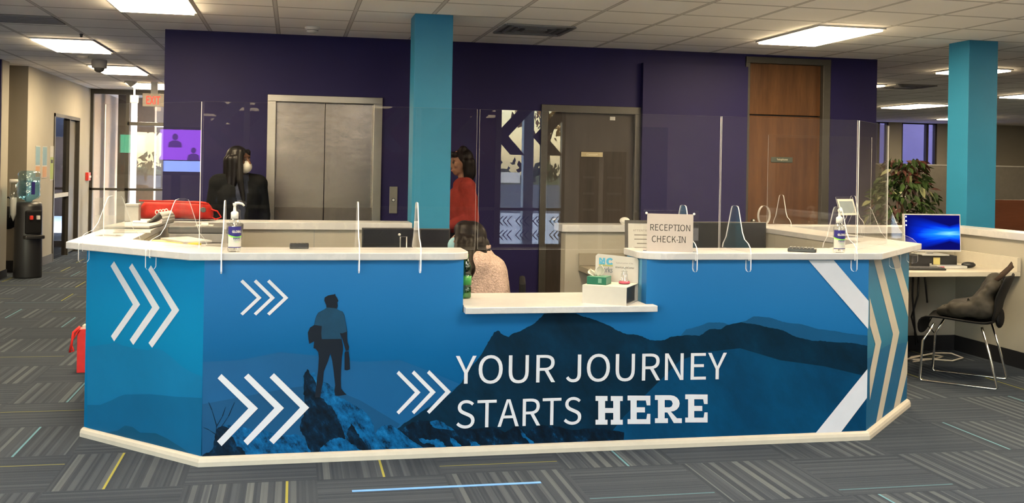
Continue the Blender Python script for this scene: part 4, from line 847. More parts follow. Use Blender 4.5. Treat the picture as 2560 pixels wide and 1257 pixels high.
tag(MB().lathe([(0.0, -0.035), (0.012, -0.03), (0.014, -0.01), (0.02, 0)], (-2.05, 10.75, ZC), 12).build('sprinkler', M['dark_grey']), 'tiny dark sprinkler head on a ceiling grid bar', 'sprinkler')
# exit sign
t = thing('exit_sign', 'red lettered EXIT sign hanging beside the purple wall', 'exit sign', (-2.155, 17.0, 2.455))
MB().box(-0.17, 0.17, -0.03, 0.03, -0.10, 0.10).build('housing', M['exit_face'], t, bevel=0.006)
letters('EXIT', 'lettering', (0, -0.0305, 0), (1, 0, 0), (0, 0, 1), (-0.115, 0.095, -0.065, 0.065), M['exit_red'], t, bold=0.012)
MB().box(-0.05, 0.05, -0.02, 0.02, 0.10, ZC-2.455).build('mount', M['white'], t)
t = thing('emergency_light', 'pale emergency light box left of the exit sign', 'emergency light', (-2.55, 17.7, 2.50))
MB().box(-0.06, 0.06, -0.04, 0.04, -0.06, 0.06).build('housing', M['exit_face'], t, bevel=0.01); MB().box(-0.012, 0.012, -0.012, 0.012, 0.06, ZC-2.50).build('stem', M['white'], t)
# ================================================================ LEFT PASSAGE
def poster(name, y0, y1, z0, z1, lab, kind):
    t = thing(name, lab, 'poster', (XW, (y0+y1)/2, (z0+z1)/2)); w = (y1-y0)/2; h = (z1-z0)/2
    MB().box(0, 0.006, -w, w, -h, h).build('sheet', M['paper'], t)
    if kind:
        MB().box(0.006, 0.007, -w*0.9, w*0.9, -h*0.2, h*0.95).build('blue_picture', M['poster_blue'], t); MB().box(0.006, 0.007, -w*0.9, w*0.9, -h*0.95, -h*0.28).build('orange_picture', M['poster_orange'], t)
    else:
        MB().box(0.006, 0.007, -w*0.9, w*0.9, -h*0.95, h*0.35).build('green_block', M['green_paper'], t); MB().box(0.007, 0.008, -w*0.6, w*0.6, 0, h*0.2).build('text_block', M['ink'], t)
poster('poster', 15.23, 15.50, 1.25, 1.69, 'blue and orange poster on the cream wall, nearer the water cooler', 1)
poster('poster', 15.63, 15.91, 1.24, 1.69, 'blue and orange poster on the cream wall, nearer the side exit', 1)
poster('notice', 16.10, 16.32, 1.20, 1.70, 'green and white notice beside the side exit frame', 0)
t = thing('fire_alarm', 'red fire alarm pull station on the cream wall past the side exit', 'fire alarm', (XW, 18.85, 1.22))
MB().box(0, 0.05, -0.10, 0.10, -0.07, 0.07).build('box', M['red_plastic'], t, bevel=0.006); MB().box(0.05, 0.065, -0.06, 0.06, -0.02, 0.015).build('handle', M['white'], t)
# water cooler
t = thing('water_cooler', 'tall black water cooler against the left passage wall', 'water cooler', (-3.30, 14.20, 0), math.radians(35))
MB().lathe([(0.165, 0), (0.17, 0.02), (0.165, 0.45), (0.160, 0.90), (0.15, 0.955), (0.10, 0.965)], seg=32).build('cabinet', M['black'], t)
MB().box(-0.10, 0.10, -0.178, -0.12, 0.56, 0.86).build('tap_recess', M['black_soft'], t, bevel=0.02)
MB().box(-0.12, 0.12, -0.225, -0.13, 0.50, 0.545).build('drip_tray', M['black'], t, bevel=0.01)
MB().box(-0.06, -0.025, -0.215, -0.175, 0.745, 0.795).build('hot_tap', M['red_plastic'], t, bevel=0.004); MB().box(0.025, 0.06, -0.215, -0.175, 0.745, 0.795).build('cold_tap', M['white'], t, bevel=0.004)
bt = MB().lathe([(0.03, 0.955), (0.05, 0.985), (0.115, 1.01), (0.132, 1.04), (0.132, 1.10), (0.127, 1.115), (0.132, 1.13), (0.132, 1.20), (0.127, 1.215), (0.132, 1.23), (0.132, 1.32), (0.115, 1.355), (0.05, 1.36)], seg=32).build('water_bottle', M['bottle_blue'], t)
MB().lathe([(0.02, 0.96), (0.10, 1.02), (0.122, 1.05), (0.122, 1.235), (0.0, 1.235)], seg=28).build('water', M['water'], bt)
MB().box(-0.02, 0.02, -0.136, -0.120, 1.06, 1.22).build('bottle_grip', M['label_navy'], bt)
t = thing('cup_dispenser', 'clear tube of paper cone cups hung on the side of the water cooler', 'cup dispenser', (-3.44, 14.03, 0.72))
MB().lathe([(0.043, 0.05), (0.043, 0.50)], seg=20).build('tube', M['clear_pet'], t); MB().lathe([(0.05, 0.49), (0.052, 0.51), (0.048, 0.53)], seg=20).build('lid', M['white'], t)
MB().lathe([(0.0, 0.0), (0.034, 0.09), (0.036, 0.30)], seg=20).build('cone_cups', M['paper'], t)
t = thing('handbag', 'black handbag hanging behind the water cooler', 'bag', (-3.62, 14.50, 0.66))
MB().ball((0, 0, 0.08), (0.13, 0.07, 0.15), 18).build('body', M['black_soft'], t); MB().tube([(-0.08, 0, 0.18), (-0.06, 0, 0.30), (0, 0, 0.35), (0.06, 0, 0.30), (0.08, 0, 0.18)], 0.010, 8).build('strap', M['black_soft'], t)
# displays on the far left wall, mirrored in the angled shield
t = thing('digital_display', 'violet lit display mirrored in the angled left shield', 'display', (-7.0, 6.45, 1.0))
MB().box(-0.09, 0, -0.62, 0.62, 0.36, 0.90).build('bezel', M['black'], t)
MB().box(0, 0.004, -0.60, 0.14, 0.53, 0.87).build('screen', M['sign_violet'], t); MB().box(0, 0.004, -0.60, 0.10, 0.40, 0.52).build('banner', M['sign_sky'], t)
MB().box(0, 0.004, 0.30, 0.56, 0.60, 0.80).build('green_tile', M['sign_teal'], t)
s = MB()
for a, b, q in ((-0.48, 0.70, 1.0), (-0.02, 0.72, 0.9), (-0.22, 0.58, 0.8)):
    s.prism([(0.0042, a+0.035*q*math.cos(k*PI/8), b+0.075*q+0.042*q*math.sin(k*PI/8)) for k in range(16)], (0.0015, 0, 0))
    s.prism([(0.0042, a-0.085*q, b-0.05), (0.0042, a+0.085*q, b-0.05), (0.0042, a+0.075*q, b+0.005*q), (0.0042, a+0.03*q, b+0.03*q), (0.0042, a-0.03*q, b+0.03*q), (0.0042, a-0.075*q, b+0.005*q)], (0.0015, 0, 0))
s.build('portraits', M['sign_dim'], t)
MB().box(-0.40, -0.3, -0.05, 0.05, -1.0, 0.36).box(-0.6, 0.1, -0.3, 0.3, -1.0, -0.96).box(-0.40, -0.09, -0.04, 0.04, 0.5, 0.6).build('stand', M['black'], t)
# ================================================================ THINGS ON THE LEFT COUNTER
def sanitizer(x, y, z, rz, lab, off):
    t = thing('hand_sanitizer', lab, 'hand sanitizer', (x, y, z), rz, 'hand sanitizer pump bottles')
    MB().lathe([(0.030, 0), (0.0335, 0.006), (0.0335, 0.13), (0.030, 0.150), (0.020, 0.166), (0.0145, 0.172)], seg=28).build('bottle', M['clear_pet'], t)
    MB().lathe([(0.003, 0.01), (0.003, 0.17)], seg=8).build('dip_tube', M['white'], t)
    lb = MB(); n = 28
    def wrap(a0, a1, z0, z1, r, mi, zf=None):
        for i in range(n):
            t0 = a0+(a1-a0)*i/n; t1 = a0+(a1-a0)*(i+1)/n
            za0 = z0 if zf is None else zf(t0); za1 = z0 if zf is None else zf(t1)
            f = lb.face([(r*math.cos(t0), r*math.sin(t0), za0), (r*math.cos(t1), r*math.sin(t1), za1), (r*math.cos(t1), r*math.sin(t1), z1), (r*math.cos(t0), r*math.sin(t0), z1)], mi); f.smooth = True
    A0, A1 = math.radians(-175)+off, math.radians(-5)+off
    wrap(A0, A1, 0.026, 0.098, 0.0339, 0)
    cv = lambda t: 0.092-0.014*math.sin((t-A0)/(A1-A0)*PI*0.9+0.15)
    wrap(A0, A1, 0, 0.1285, 0.0342, 1, cv); wrap(A0, A1, 0, 0.0999, 0.03405, 2, lambda t: cv(t)-0.007)
    wrap(A0, A1, 0.022, 0.026, 0.0340, 1)
    lab_o = lb.build('label', [M['label_white'], M['label_navy'], M['label_green']], t)
    def curved(s, box, mat, bold=0.0):
        o = letters(s, 'lettering', (0, 0, 0), (1, 0, 0), (0, 0, 1), box, mat, lab_o, 0.0, bold=bold)
        for v in o.data.vertices:
            a = -PI/2+off+v.co.x/0.0345; v.co = Vector((0.0346*math.cos(a), 0.0346*math.sin(a), v.co.z))
    curved('GLOBAL', (-0.026, 0.026, 0.097, 0.110), M['label_white'], 0.02); curved('HAND', (-0.020, 0.020, 0.064, 0.076), M['label_navy'], 0.01); curved('SANITIZER', (-0.019, 0.019, 0.056, 0.061), M['ink_mid']); curved('ORIGINAL', (-0.012, 0.012, 0.049, 0.053), M['label_green'])
    pm = MB().lathe([(0.019, 0.168), (0.019, 0.198), (0.014, 0.203), (0.008, 0.206), (0.0065, 0.232), (0.010, 0.236), (0.010, 0.246)], seg=20).build('pump', M['white'], t)
    MB().tube([(0, 0, 0.244), (0.018, 0, 0.247), (0.036, 0, 0.243), (0.047, 0, 0.232)], [0.008, 0.007, 0.006, 0.005], 10).build('nozzle', M['white'], pm)
sanitizer(-0.290, 5.44, 1.07, 0.0, 'clear pump bottle of hand sanitizer on the left desk wing', math.radians(28))
sanitizer(3.050, 5.40, 1.07, math.radians(-110), 'clear pump bottle of hand sanitizer on the right desk wing', math.radians(110))
t = thing('pen_holder', 'small black block of pens lying behind the shield on the left wing', 'block', (0.035, 5.64, 1.07))
MB().box(-0.05, 0.05, -0.03, 0.03, 0, 0.028).build('body', M['black'], t, bevel=0.004)
f = MB(); 
for k in range(5): f.cone((-0.038+0.019*k, 0, 0.028), (-0.038+0.019*k, 0, 0.0295), 0.006, 0.006, 10)
f.build('holes', M['dark_grey'], t)
t = thing('keypad', 'black keypad with raised keys lying on the right desk wing', 'keypad', (2.855, 5.462, 1.07), math.radians(-32))
MB().prism([(-0.078, -0.04, 0), (0.078, -0.04, 0), (0.078, 0.04, 0), (-0.078, 0.04, 0)], (0, 0, 0.020)).build('body', M['black'], t, bevel=0.004)
f = MB()
for i in range(7):
    for j in range(3): f.box(-0.069+0.020*i, -0.054+0.020*i, -0.030+0.021*j, -0.014+0.021*j, 0.020, 0.026)
f.build('keys', M['dark_grey'], t)
# literature holder
t = thing('brochure_holder', 'clear acrylic brochure box standing at the left end of the desk', 'brochure holder', (-1.07, 6.55, 1.07), math.radians(-20))
f = MB(); f.box(-0.07, 0.07, -0.05, 0.05, 0, 0.005)
f.build('base', ac2, t); 
for a in ((-0.07, -0.066, -0.05, 0.05, 0.22), (0.066, 0.07, -0.05, 0.05, 0.22), (-0.066, 0.066, 0.046, 0.05, 0.26), (-0.066, 0.066, -0.05, -0.046, 0.12)):
    MB().prism([(a[0], a[2], 0.005), (a[1], a[2], 0.005), (a[1], a[3], 0.005), (a[0], a[3], 0.005)], (0, 0, a[4]), 1, 1).build('wall', [M['acrylic'], M['acr_milky']], t)
# sign-in papers
def sheet(name, x, y, z, rz, w, h, lab, lines=True, mat='paper', th=0.004):
    t = thing(name, lab, 'paper', (x, y, z), rz)
    MB().box(-w/2, w/2, -h/2, h/2, 0, th).build('sheet', M[mat], t, bevel=0.001)
    if lines:
        f = MB(); 
        for k in range(4): f.box(-w*0.4, w*(0.3-0.06*(k % 3)), h*(0.3-0.16*k), h*(0.34-0.16*k), th, th+0.0006)
        f.build('text_lines', M['ink_grey'], t)
sheet('paper_sheet', -1.00, 6.95, 1.07, math.radians(8), 0.22, 0.30, 'white form with a bold line of print beside the clear brochure box')
t = thing('clipboard', 'dark clipboard with white paper lying farther back on the left counter', 'clipboard', (-1.05, 7.38, 1.07), math.radians(-6))
MB().box(-0.15, 0.15, -0.20, 0.20, 0, 0.010).build('board', M['dark_grey'], t, bevel=0.003); MB().box(-0.14, 0.145, -0.19, 0.18, 0.011, 0.020).build('paper', M['paper'], t); MB().box(-0.05, 0.05, 0.15, 0.20, 0.021, 0.035).build('clip', M['silver'], t, bevel=0.003)
t = thing('ring_notebook', 'curled white spiral notebook on the inner edge of the left counter', 'notebook', (-0.975, 7.80, 1.07), math.radians(-12))
f = MB(); n = 14; w = 0.13
P0 = [(-0.12+0.20*i/n, 0.004+0.085*max(0, (i/n-0.45)/0.55)**1.3) for i in range(n+1)]+[(0.093+0.012*math.sin(k*PI/4), 0.072-0.018*(1-math.cos(k*PI/4))-0.014*k*0.6) for k in range(1, 5)]
for (a, za), (b, zb) in zip(P0, P0[1:]):
    g = f.face([(a, -w, za), (b, -w, zb), (b, w, zb), (a, w, za)]); g.smooth = True
o = f.build('pages', M['paper'], t); sm = o.modifiers.new('s', 'SOLIDIFY'); sm.thickness = 0.003; sm.offset = 1
for k in range(4): MB().tube([(0.055+0.012*math.cos(a), -0.10+0.065*k, 0.088+0.014*math.sin(a)) for a in [i*PI/6 for i in range(12)]], 0.0035, 6, closed=True).build('ring', M['white'], t)
t = thing('card_box', 'small pale grey box at the back corner of the left counter', 'box', (-1.165, 8.10, 1.071))
MB().box(-0.05, 0.05, -0.06, 0.06, 0, 0.13).build('body', M['light_grey'], t, bevel=0.004); MB().box(-0.052, 0.052, -0.062, 0.062, 0.105, 0.115).build('lid_line', M['grey'], t)
# red padded bag
t = thing('red_bag', 'large red soft bag lying along the rear left counter', 'bag', (-0.865, 8.24, 1.071))
mb = MB(); nx = 22; pr = [(-0.105, 0.012), (-0.115, 0.06), (-0.100, 0.12), (-0.085, 0.150), (0.075, 0.155), (0.10, 0.12), (0.105, 0.05), (0.10, 0.012)]
rg = []
for i in range(nx+1):
    u = -0.27+0.54*i/nx; e = min(1.0, min(i, nx-i)/2.2)**0.5; e = 0.25+0.75*e
    rg.append([mb.bm.verts.new((u, a*e+0.004*math.sin(u*40+b*60), 0.06+(b-0.06)*(e if b > 0.06 else 1)+0.004*math.sin(u*33+a*50)-0.018*max(0, u)*2)) for a, b in pr])
for a, b in zip(rg, rg[1:]):
    for k in range(len(pr)):
        j = (k+1) % len(pr); g = mb.bm.faces.new([a[k], a[j], b[j], b[k]]); g.smooth = True
mb.bm.faces.new(rg[0]); mb.bm.faces.new(rg[-1][::-1])
o = mb.build('body', M['red'], t, norm=True); o.modifiers.new('s', 'SUBSURF').levels = 1; o.modifiers['s'].render_levels = 1
MB().tube([(-0.26, -0.10, 0.150), (0, -0.104, 0.146), (0.24, -0.095, 0.132)], 0.006, 8).build('piping', M['red'], t)
MB().tube([(0.24, -0.04, 0.09), (0.30, -0.06, 0.075), (0.33, -0.06, 0.03), (0.29, -0.05, 0.012), (0.25, -0.04, 0.03)], 0.006, 8).build('loop_handle', M['red'], t)
MB().cone((0.20, -0.104, 0.085), (0.20, -0.114, 0.085), 0.022, 0.016, 16).build('snap', M['dark_grey'], t)
# copier below the counter
t = thing('copier', 'grey and black copier standing inside the left corner of the desk', 'copier', (-0.565, 7.62, 0.741))
MB().box(-0.26, 0.20, -0.20, 0.24, 0, 0.22).build('body', M['light_grey'], t, bevel=0.01)
MB().box(-0.27, 0.21, -0.21, 0.24, 0.285, 0.335).build('lid', M['dark_grey'], t, bevel=0.01); MB().box(-0.265, 0.205, -0.205, 0.24, 0.222, 0.285).build('scanner', M['grey'], t, bevel=0.006)
MB().box(-0.17, 0.08, -0.206, -0.20, 0.06, 0.17).build('paper_tray', M['dark_grey'], t, bevel=0.003); MB().box(-0.13, -0.02, -0.214, -0.206, 0.19, 0.21).build('control_strip', M['white'], t)
MB().box(-0.10, 0.02, -0.15, 0.0, 0.3355, 0.3360).build('top_sheet', M['paper'], t)
tag(MB().box(-0.025, 0.025, -0.02, 0.02, 0, 0.02).build('stapler', M['white'], loc=(-0.60, 7.50, 1.077), bevel=0.004), 'tiny white clip box on the copier lid', 'box')
t = thing('paper_stack', 'untidy yellow papers piled below the left counter edge', 'paper', (-0.76, 6.85, 0.0))
cab = thing('filing_cabinet', 'grey cabinet inside the left desk corner holding yellow papers', 'cabinet', (-0.72, 6.85, 0))
MB().box(-0.16, 0.22, -0.20, 0.20, 0, 0.965).build('body', M['grey'], cab); MB().box(0.22, 0.235, -0.18, 0.18, 0.50, 0.94).build('drawer', M['light_grey'], cab); MB().box(0.22, 0.235, -0.18, 0.18, 0.05, 0.48).build('drawer', M['light_grey'], cab)
t.location.z = 0.966
for k, (a, b, r, c) in enumerate(((0.02, -0.05, 0.2, 'yellow_paper'), (0.05, 0.02, -0.3, 'yellow_paper'), (0.0, 0.06, 0.5, 'note_yellow'), (0.08, -0.02, 0.05, 'yellow_paper'), (0.10, 0.0, 0.7, 'paper'))):
    MB().box(-0.10, 0.10, -0.13, 0.13, 0, 0.012, M=Matrix.Translation((a, b, 0.013*k)) @ Matrix.Rotation(r, 4, 'Z') @ Matrix.Rotation(0.04*(k % 3), 4, 'X')).build('sheet', M[c], t)
# ================================================================ MIDDLE: MONITORS AND LEDGE
def monitor(x, y, z, w, h, rz, lab, screen, bez='black', lift=0.10, tilt=0.0):
    t = thing('monitor', lab, 'monitor', (x, y, z), rz, 'computer monitors')
    R = Matrix.Translation((0, 0, lift+h/2)) @ Matrix.Rotation(tilt, 4, 'X')
    b = MB().box(-w/2, w/2, -0.012, 0.018, -h/2, h/2, M=R).build('housing', M[bez], t, bevel=0.003)
    o = MB().box(-w/2+0.010, w/2-0.010, -0.0135, -0.012, -h/2+0.016, h/2-0.010).build('screen', M[screen], t); o.matrix_local = R
    MB().box(-0.03, 0.03, 0.02, 0.05, 0.012, lift+h*0.55).build('stand', M[bez], t, bevel=0.004); MB().box(-0.12, 0.12, -0.07, 0.11, 0, 0.012).build('foot', M[bez], t, bevel=0.004)
    return t
monitor(0.700, 7.60, 0.741, 0.415, 0.245, 0, 'wide black monitor below the rear counter, left of the pair', 'screen_off', lift=0.075)
monitor(1.020, 7.56, 0.741, 0.225, 0.245, 0, 'narrow black monitor in front of the teal column', 'screen_off', lift=0.075)
monitor(3.255, 7.62, 0.741, 0.82, 0.255, 0, 'wide black monitor behind the right wing, under the clear disc', 'screen_off', lift=0.125)
t = thing('badge_stand', 'small silver wire stand in front of the paired monitors', 'stand', (0.775, 7.40, 0.741))
MB().tube([(-0.022, 0, 0.0), (-0.022, 0, 0.27), (0.022, 0, 0.27), (0.022, 0, 0.0)], 0.004, 8).build('wire_frame', M['silver'], t); MB().ball((-0.03, 0, 0.285), 0.010, 12).build('knob', M['white'], t); MB().box(-0.04, 0.04, -0.03, 0.03, 0, 0.006).build('foot', M['silver'], t)
t = thing('water_bottle', 'green ribbed plastic bottle at the left end of the low ledge', 'bottle', (0.945, 5.70, 0.79))
MB().lathe([(0.030, 0), (0.034, 0.01), (0.034, 0.06), (0.030, 0.066), (0.034, 0.072), (0.034, 0.13), (0.030, 0.136), (0.033, 0.142), (0.031, 0.18), (0.018, 0.215), (0.013, 0.225)], seg=22).build('bottle', M['green_pet'], t)
MB().lathe([(0.014, 0.222), (0.015, 0.228), (0.015, 0.244)], seg=16).build('cap', M['green_solid'], t); MB().lathe([(0.0348, 0.075), (0.0348, 0.125)], seg=22).build('label', M['green_solid'], t)
# display carton
ct = thing('display_carton', 'white carton with a tall printed back card on the low ledge', 'carton', (1.722, 5.487, 0.79), math.radians(-34))
f = MB(); f.box(-0.125, 0.125, -0.115, -0.110, 0, 0.098); f.box(-0.125, 0.125, 0.110, 0.115, 0, 0.098); f.box(-0.125, 0.125, -0.110, 0.110, 0.094, 0.098); f.box(-0.125, 0.125, -0.110, 0.110, 0, 0.004); f.box(-0.125, -0.120, -0.110, 0.110, 0.004, 0.094)
f.build('box', M['white_card'], ct)
MB().box(0.105, 0.109, -0.106, 0.106, 0.006, 0.092).build('opening_shade', M['black'], ct)  # black sheet stands in for the shade inside the carton's open end
bk = MB().prism([(-0.125, 0.116, 0.0), (0.125, 0.116, 0.0), (0.125, 0.116, 0.225), (0.116, 0.116, 0.240), (-0.112, 0.116, 0.252), (-0.125, 0.116, 0.240)], (0, 0.004, 0)).build('back_card', M['white_card'], ct)
bo = (0, 0.1156, 0)
def on_card(s, b, m, bold=0.0): return letters(s, 'lettering', bo, (1, 0, 0), (0, 0, 1), b, M[m], bk, 0.0, bold=bold)
on_card('N', (-0.104, -0.068, 0.190, 0.230), 'logo_blue', 0.03); on_card('C', (-0.062, -0.022, 0.190, 0.232), 'logo_blue', 0.03)
MB().box(-0.104, -0.022, 0.1145, 0.1154, 0.184, 0.193).build('logo_band', M['logo_green'], bk)
on_card('Works', (-0.104, -0.024, 0.148, 0.180), 'ink_mid', 0.01)
on_card('A proud partner of the', (-0.004, 0.095, 0.200, 0.211), 'ink_grey'); on_card('AmericanJobCenter', (-0.008, 0.102, 0.176, 0.188), 'ink_grey', 0.01); on_card('network', (0.026, 0.064, 0.157, 0.165), 'ink_grey')
Mc = Matrix.Translation(ct.location) @ Matrix.Rotation(math.radians(-34), 4, 'Z')
def cl(x, y, z): return Mc @ Vector((x, y, z))
t = thing('tissue_box', 'dark green tissue box with a tissue pulled up, on the white carton', 'tissue box', cl(-0.060, -0.020, 0.0985), math.radians(-34))
MB().box(-0.055, 0.055, -0.050, 0.050, 0, 0.042).build('carton', [M['tissue_green']], t, bevel=0.002)
MB().box(-0.053, 0.053, -0.048, 0.048, 0.0422, 0.0430).build('pale_top', M['tissue_pale'], t); MB().box(0.0552, 0.0558, -0.048, 0.048, 0.002, 0.040).build('pale_end', M['tissue_pale'], t)
MB().box(0.010, 0.030, -0.0510, -0.0503, 0.010, 0.034).build('emblem', M['tissue_pale'], t)
mb = MB(); N1 = 9
def tis(cx, lean, h, w, tw):
    G = []
    for i in range(N1):
        v = i/(N1-1); row = []
        for j in range(7):
            u = j/6-0.5; ww = w*(0.35+0.9*math.sin(min(1, v*1.25)*PI*0.62))*(1-0.55*max(0, v-0.6)/0.4)
            row.append(mb.bm.verts.new((cx+lean*v+u*ww, 0.018*math.sin(u*7+tw+v*2), 0.043+h*v-abs(u)*0.02*v)))
        G.append(row)
    for a, b in zip(G, G[1:]):
        for k in range(6): mb.bm.faces.new([a[k], a[k+1], b[k+1], b[k]]).smooth = True
tis(0.0, 0.012, 0.062, 0.050, 0.0); tis(-0.02, -0.030, 0.040, 0.040, 1.6)
o = mb.build('tissue', M['tissue'], t); o.modifiers.new('s', 'SOLIDIFY').thickness = 0.0012
t = thing('sanitizer_bottle', 'small clear squeeze bottle ringed with pink tape on the white carton', 'bottle', cl(0.066, 0.045, 0.0985))
MB().lathe([(0.028, 0), (0.030, 0.004), (0.030, 0.018), (0.020, 0.030), (0.018, 0.055), (0.008, 0.075), (0.006, 0.095)], seg=22).build('bottle', M['clear_pet'], t); MB().lathe([(0.0308, 0.003), (0.0308, 0.014)], seg=22).build('pink_band', M['pink'], t)
# ================================================================ RIGHT WING
t = thing('reception_sign', 'RECEPTION CHECK-IN sheet in a clear slanted holder on the right wing', 'sign', (2.035, 5.40, 1.07), math.radians(-20))
Rs = Matrix.Rotation(math.radians(-6), 4, 'X')
MB().prism([(-0.150, 0, 0.006), (0.150, 0, 0.006), (0.150, 0, 0.232), (-0.150, 0, 0.232)], (0, 0.004, 0), 0, 1, M=Rs).build('holder', ac, t); MB().prism([(-0.150, -0.004, 0.0), (0.150, -0.004, 0.0), (0.150, 0.06, 0.0), (-0.150, 0.06, 0.0)], (0, 0, 0.004), 0, 1).build('base', ac, t)
pp = MB().box(-0.130, 0.122, -0.003, -0.001, 0.004, 0.212, M=Rs).build('sheet', surf('sign_sheet', (0.30, 0.265, 0.25), 0.7, var=0.02), t)
vv = Rs.to_3x3() @ Vector((0, 0, 1)); oo = Rs @ Vector((0, -0.0034, 0))
# serifed capital I drawn as bars, as in the printed sheet
letters('RECEPTION', 'lettering', oo, (1, 0, 0), vv, (-0.112, 0.106, 0.118, 0.154), M['ink'], pp, 0.0); letters('CHECK-IN', 'lettering', oo, (1, 0, 0), vv, (-0.102, 0.082, 0.054, 0.090), M['ink'], pp, 0.0)
def serif_i(x, z0, z1):
    f = MB()
    for a, b, c, e in ((x-0.0075, x+0.0075, z0, z0+0.0034), (x-0.0075, x+0.0075, z1-0.0034, z1)):
        f.face([oo+Vector((a, 0, 0))+vv*c, oo+Vector((b, 0, 0))+vv*c, oo+Vector((b, 0, 0))+vv*e, oo+Vector((a, 0, 0))+vv*e])
    f.build('lettering', M['ink'], pp)
serif_i(-0.112+0.218*0.711, 0.1185, 0.1535); serif_i(-0.102+0.184*0.825, 0.0545, 0.0895)
for x in (-0.134, 0.126): o = MB().cone((x, -0.004, 0.214), (x, -0.012, 0.214), 0.007, 0.005, 12).build('pin', M['white'], t); o.matrix_local = Rs
t = thing('framed_notice', 'black framed paper notice leaning behind the reception sign', 'frame', (2.60, 7.42, 0.741), math.radians(-8))
Rf = Matrix.Rotation(math.radians(-8), 4, 'X'); fw_, fh_ = 0.30, 0.40
f = MB()
for a in ((-fw_/2, -fw_/2+0.022, 0, fh_), (fw_/2-0.022, fw_/2, 0, fh_), (-fw_/2+0.022, fw_/2-0.022, 0, 0.022), (-fw_/2+0.022, fw_/2-0.022, fh_-0.022, fh_)): f.box(a[0], a[1], 0, 0.018, a[2], a[3], M=Rf)
f.build('frame', M['bronze'], t); sh = MB().box(-fw_/2+0.022, fw_/2-0.022, 0.006, 0.012, 0.022, fh_-0.022, M=Rf).build('paper', M['paper'], t)
of = Rf @ Vector((0, 0.0055, 0)); vf = Rf.to_3x3() @ Vector((0, 0, 1))
letters('ATTENTION:', 'lettering', of, (1, 0, 0), vf, (-0.09, 0.05, 0.315, 0.330), M['ink_grey'], sh, 0.0)
f = MB()
for k, (a, b) in enumerate(((-0.08, 0.08), (-0.08, 0.09), (-0.06, 0.07), (-0.08, 0.06))): f.face([of+Vector((p, 0, 0))+vf*q for p, q in ((a, 0.285-0.032*k), (b, 0.285-0.032*k), (b, 0.292-0.032*k), (a, 0.292-0.032*k))])
f.build('text_lines', M['ink_grey'], sh)
t = thing('clear_disc', 'round clear acrylic disc standing on edge behind the black monitor', 'disc', (3.86, 8.06, 1.07), math.radians(30))
f = MB(); R0 = 0.082
ring = [(R0*math.cos(2*PI*i/40), 0.085+R0*math.sin(2*PI*i/40)) for i in range(40)]
f.prism([(a, -0.010, b) for a, b in ring], (0, 0.020, 0), 0, 1); f.build('disc', ac2, t, norm=True); MB().box(-0.03, 0.03, -0.03, 0.03, 0, 0.004).build('foot', M['acr_edge'], t)
t = thing('desk_lamp', 'small round white lamp head peeking over the half wall cap', 'lamp', (2.66, 8.12, 1.07))
MB().ball((0, 0, 0.028), (0.042, 0.042, 0.03), 18).build('head', M['white'], t); MB().lathe([(0.03, 0), (0.03, 0.006)], seg=18).build('base', M['white'], t)
t = thing('card_stand', 'clear slanted stand holding a white edged card on the right arm of the desk', 'card stand', (3.86, 6.62, 1.07), math.radians(18))
Rk = Matrix.Rotation(math.radians(-20), 4, 'X')
MB().prism([(-0.085, 0, 0.0), (0.085, 0, 0.0), (0.085, 0, 0.30), (-0.085, 0, 0.30)], (0, 0.003, 0), 0, 1, M=Rk).build('holder', ac, t)
MB().prism([(-0.085, 0.0, 0.0), (0.085, 0.0, 0.0), (0.085, 0.14, 0.0), (-0.085, 0.14, 0.0)], (0, 0, 0.003), 0, 1).build('base', ac, t)
cd_ = MB().box(-0.080, 0.080, -0.003, -0.0005, 0.165, 0.285, M=Rk).build('card', M['white_card'], t); MB().box(-0.066, 0.066, -0.004, -0.003, 0.180, 0.268, M=Rk).build('dark_panel', M['ink_mid'], cd_)
# ================================================================ RIGHT COMPUTER CORNER
mo = monitor(5.150, 7.64, 0.859, 0.50, 0.310, math.radians(-4), 'wide monitor glowing blue in the right computer corner', 'desktop', bez='silver', lift=0.028, tilt=math.radians(-4))
f = MB()
for k in range(3): f.box(-0.236, -0.226, -0.0142, -0.0136, 0.125-0.035*k, 0.137-0.035*k)
o = f.build('icons', M['led_white'], mo); o.matrix_local = Matrix.Translation((0, 0, 0.028+0.155)) @ Matrix.Rotation(math.radians(-4), 4, 'X')
t = thing('desktop_computer', 'flat black desktop computer under the blue monitor, yellow note on its front', 'computer', (5.18, 7.70, 0.766), math.radians(-4))
MB().box(-0.22, 0.18, -0.10, 0.20, 0, 0.092).build('case', M['black'], t, bevel=0.004); MB().box(-0.03, 0.028, -0.103, -0.100, 0.020, 0.076).build('sticky_note', M['note_yellow'], t); MB().box(-0.062, -0.045, -0.102, -0.100, 0.010, 0.028).build('sticker', M['white'], t)
t = thing('document_tray', 'thin silver drive with a pink label in front of the black computer', 'drive', (5.18, 7.50, 0.766), math.radians(-4))
MB().box(-0.10, 0.16, -0.06, 0.06, 0, 0.022).build('case', M['silver'], t, bevel=0.003); MB().box(-0.09, -0.04, -0.0605, -0.06, 0.003, 0.018).build('pink_label', M['pink'], t)
t = thing('keyboard', 'black keyboard at the left of the computer desk', 'keyboard', (4.87, 7.40, 0.766), math.radians(-8))
MB().prism([(-0.20, -0.07, 0), (0.20, -0.07, 0), (0.20, -0.07, 0.014), (-0.20, -0.07, 0.014)], (0, 0.14, 0.0)).build('body', M['black'], t, bevel=0.004)
f = MB()
for i in range(15):
    for j in range(5): f.box(-0.192+0.026*i, -0.170+0.026*i, -0.06+0.025*j, -0.039+0.025*j, 0.014, 0.020)
f.build('keys', M['dark_grey'], t)
t = thing('mouse', 'black computer mouse on the cream computer desk', 'mouse', (5.41, 7.52, 0.766), math.radians(70))
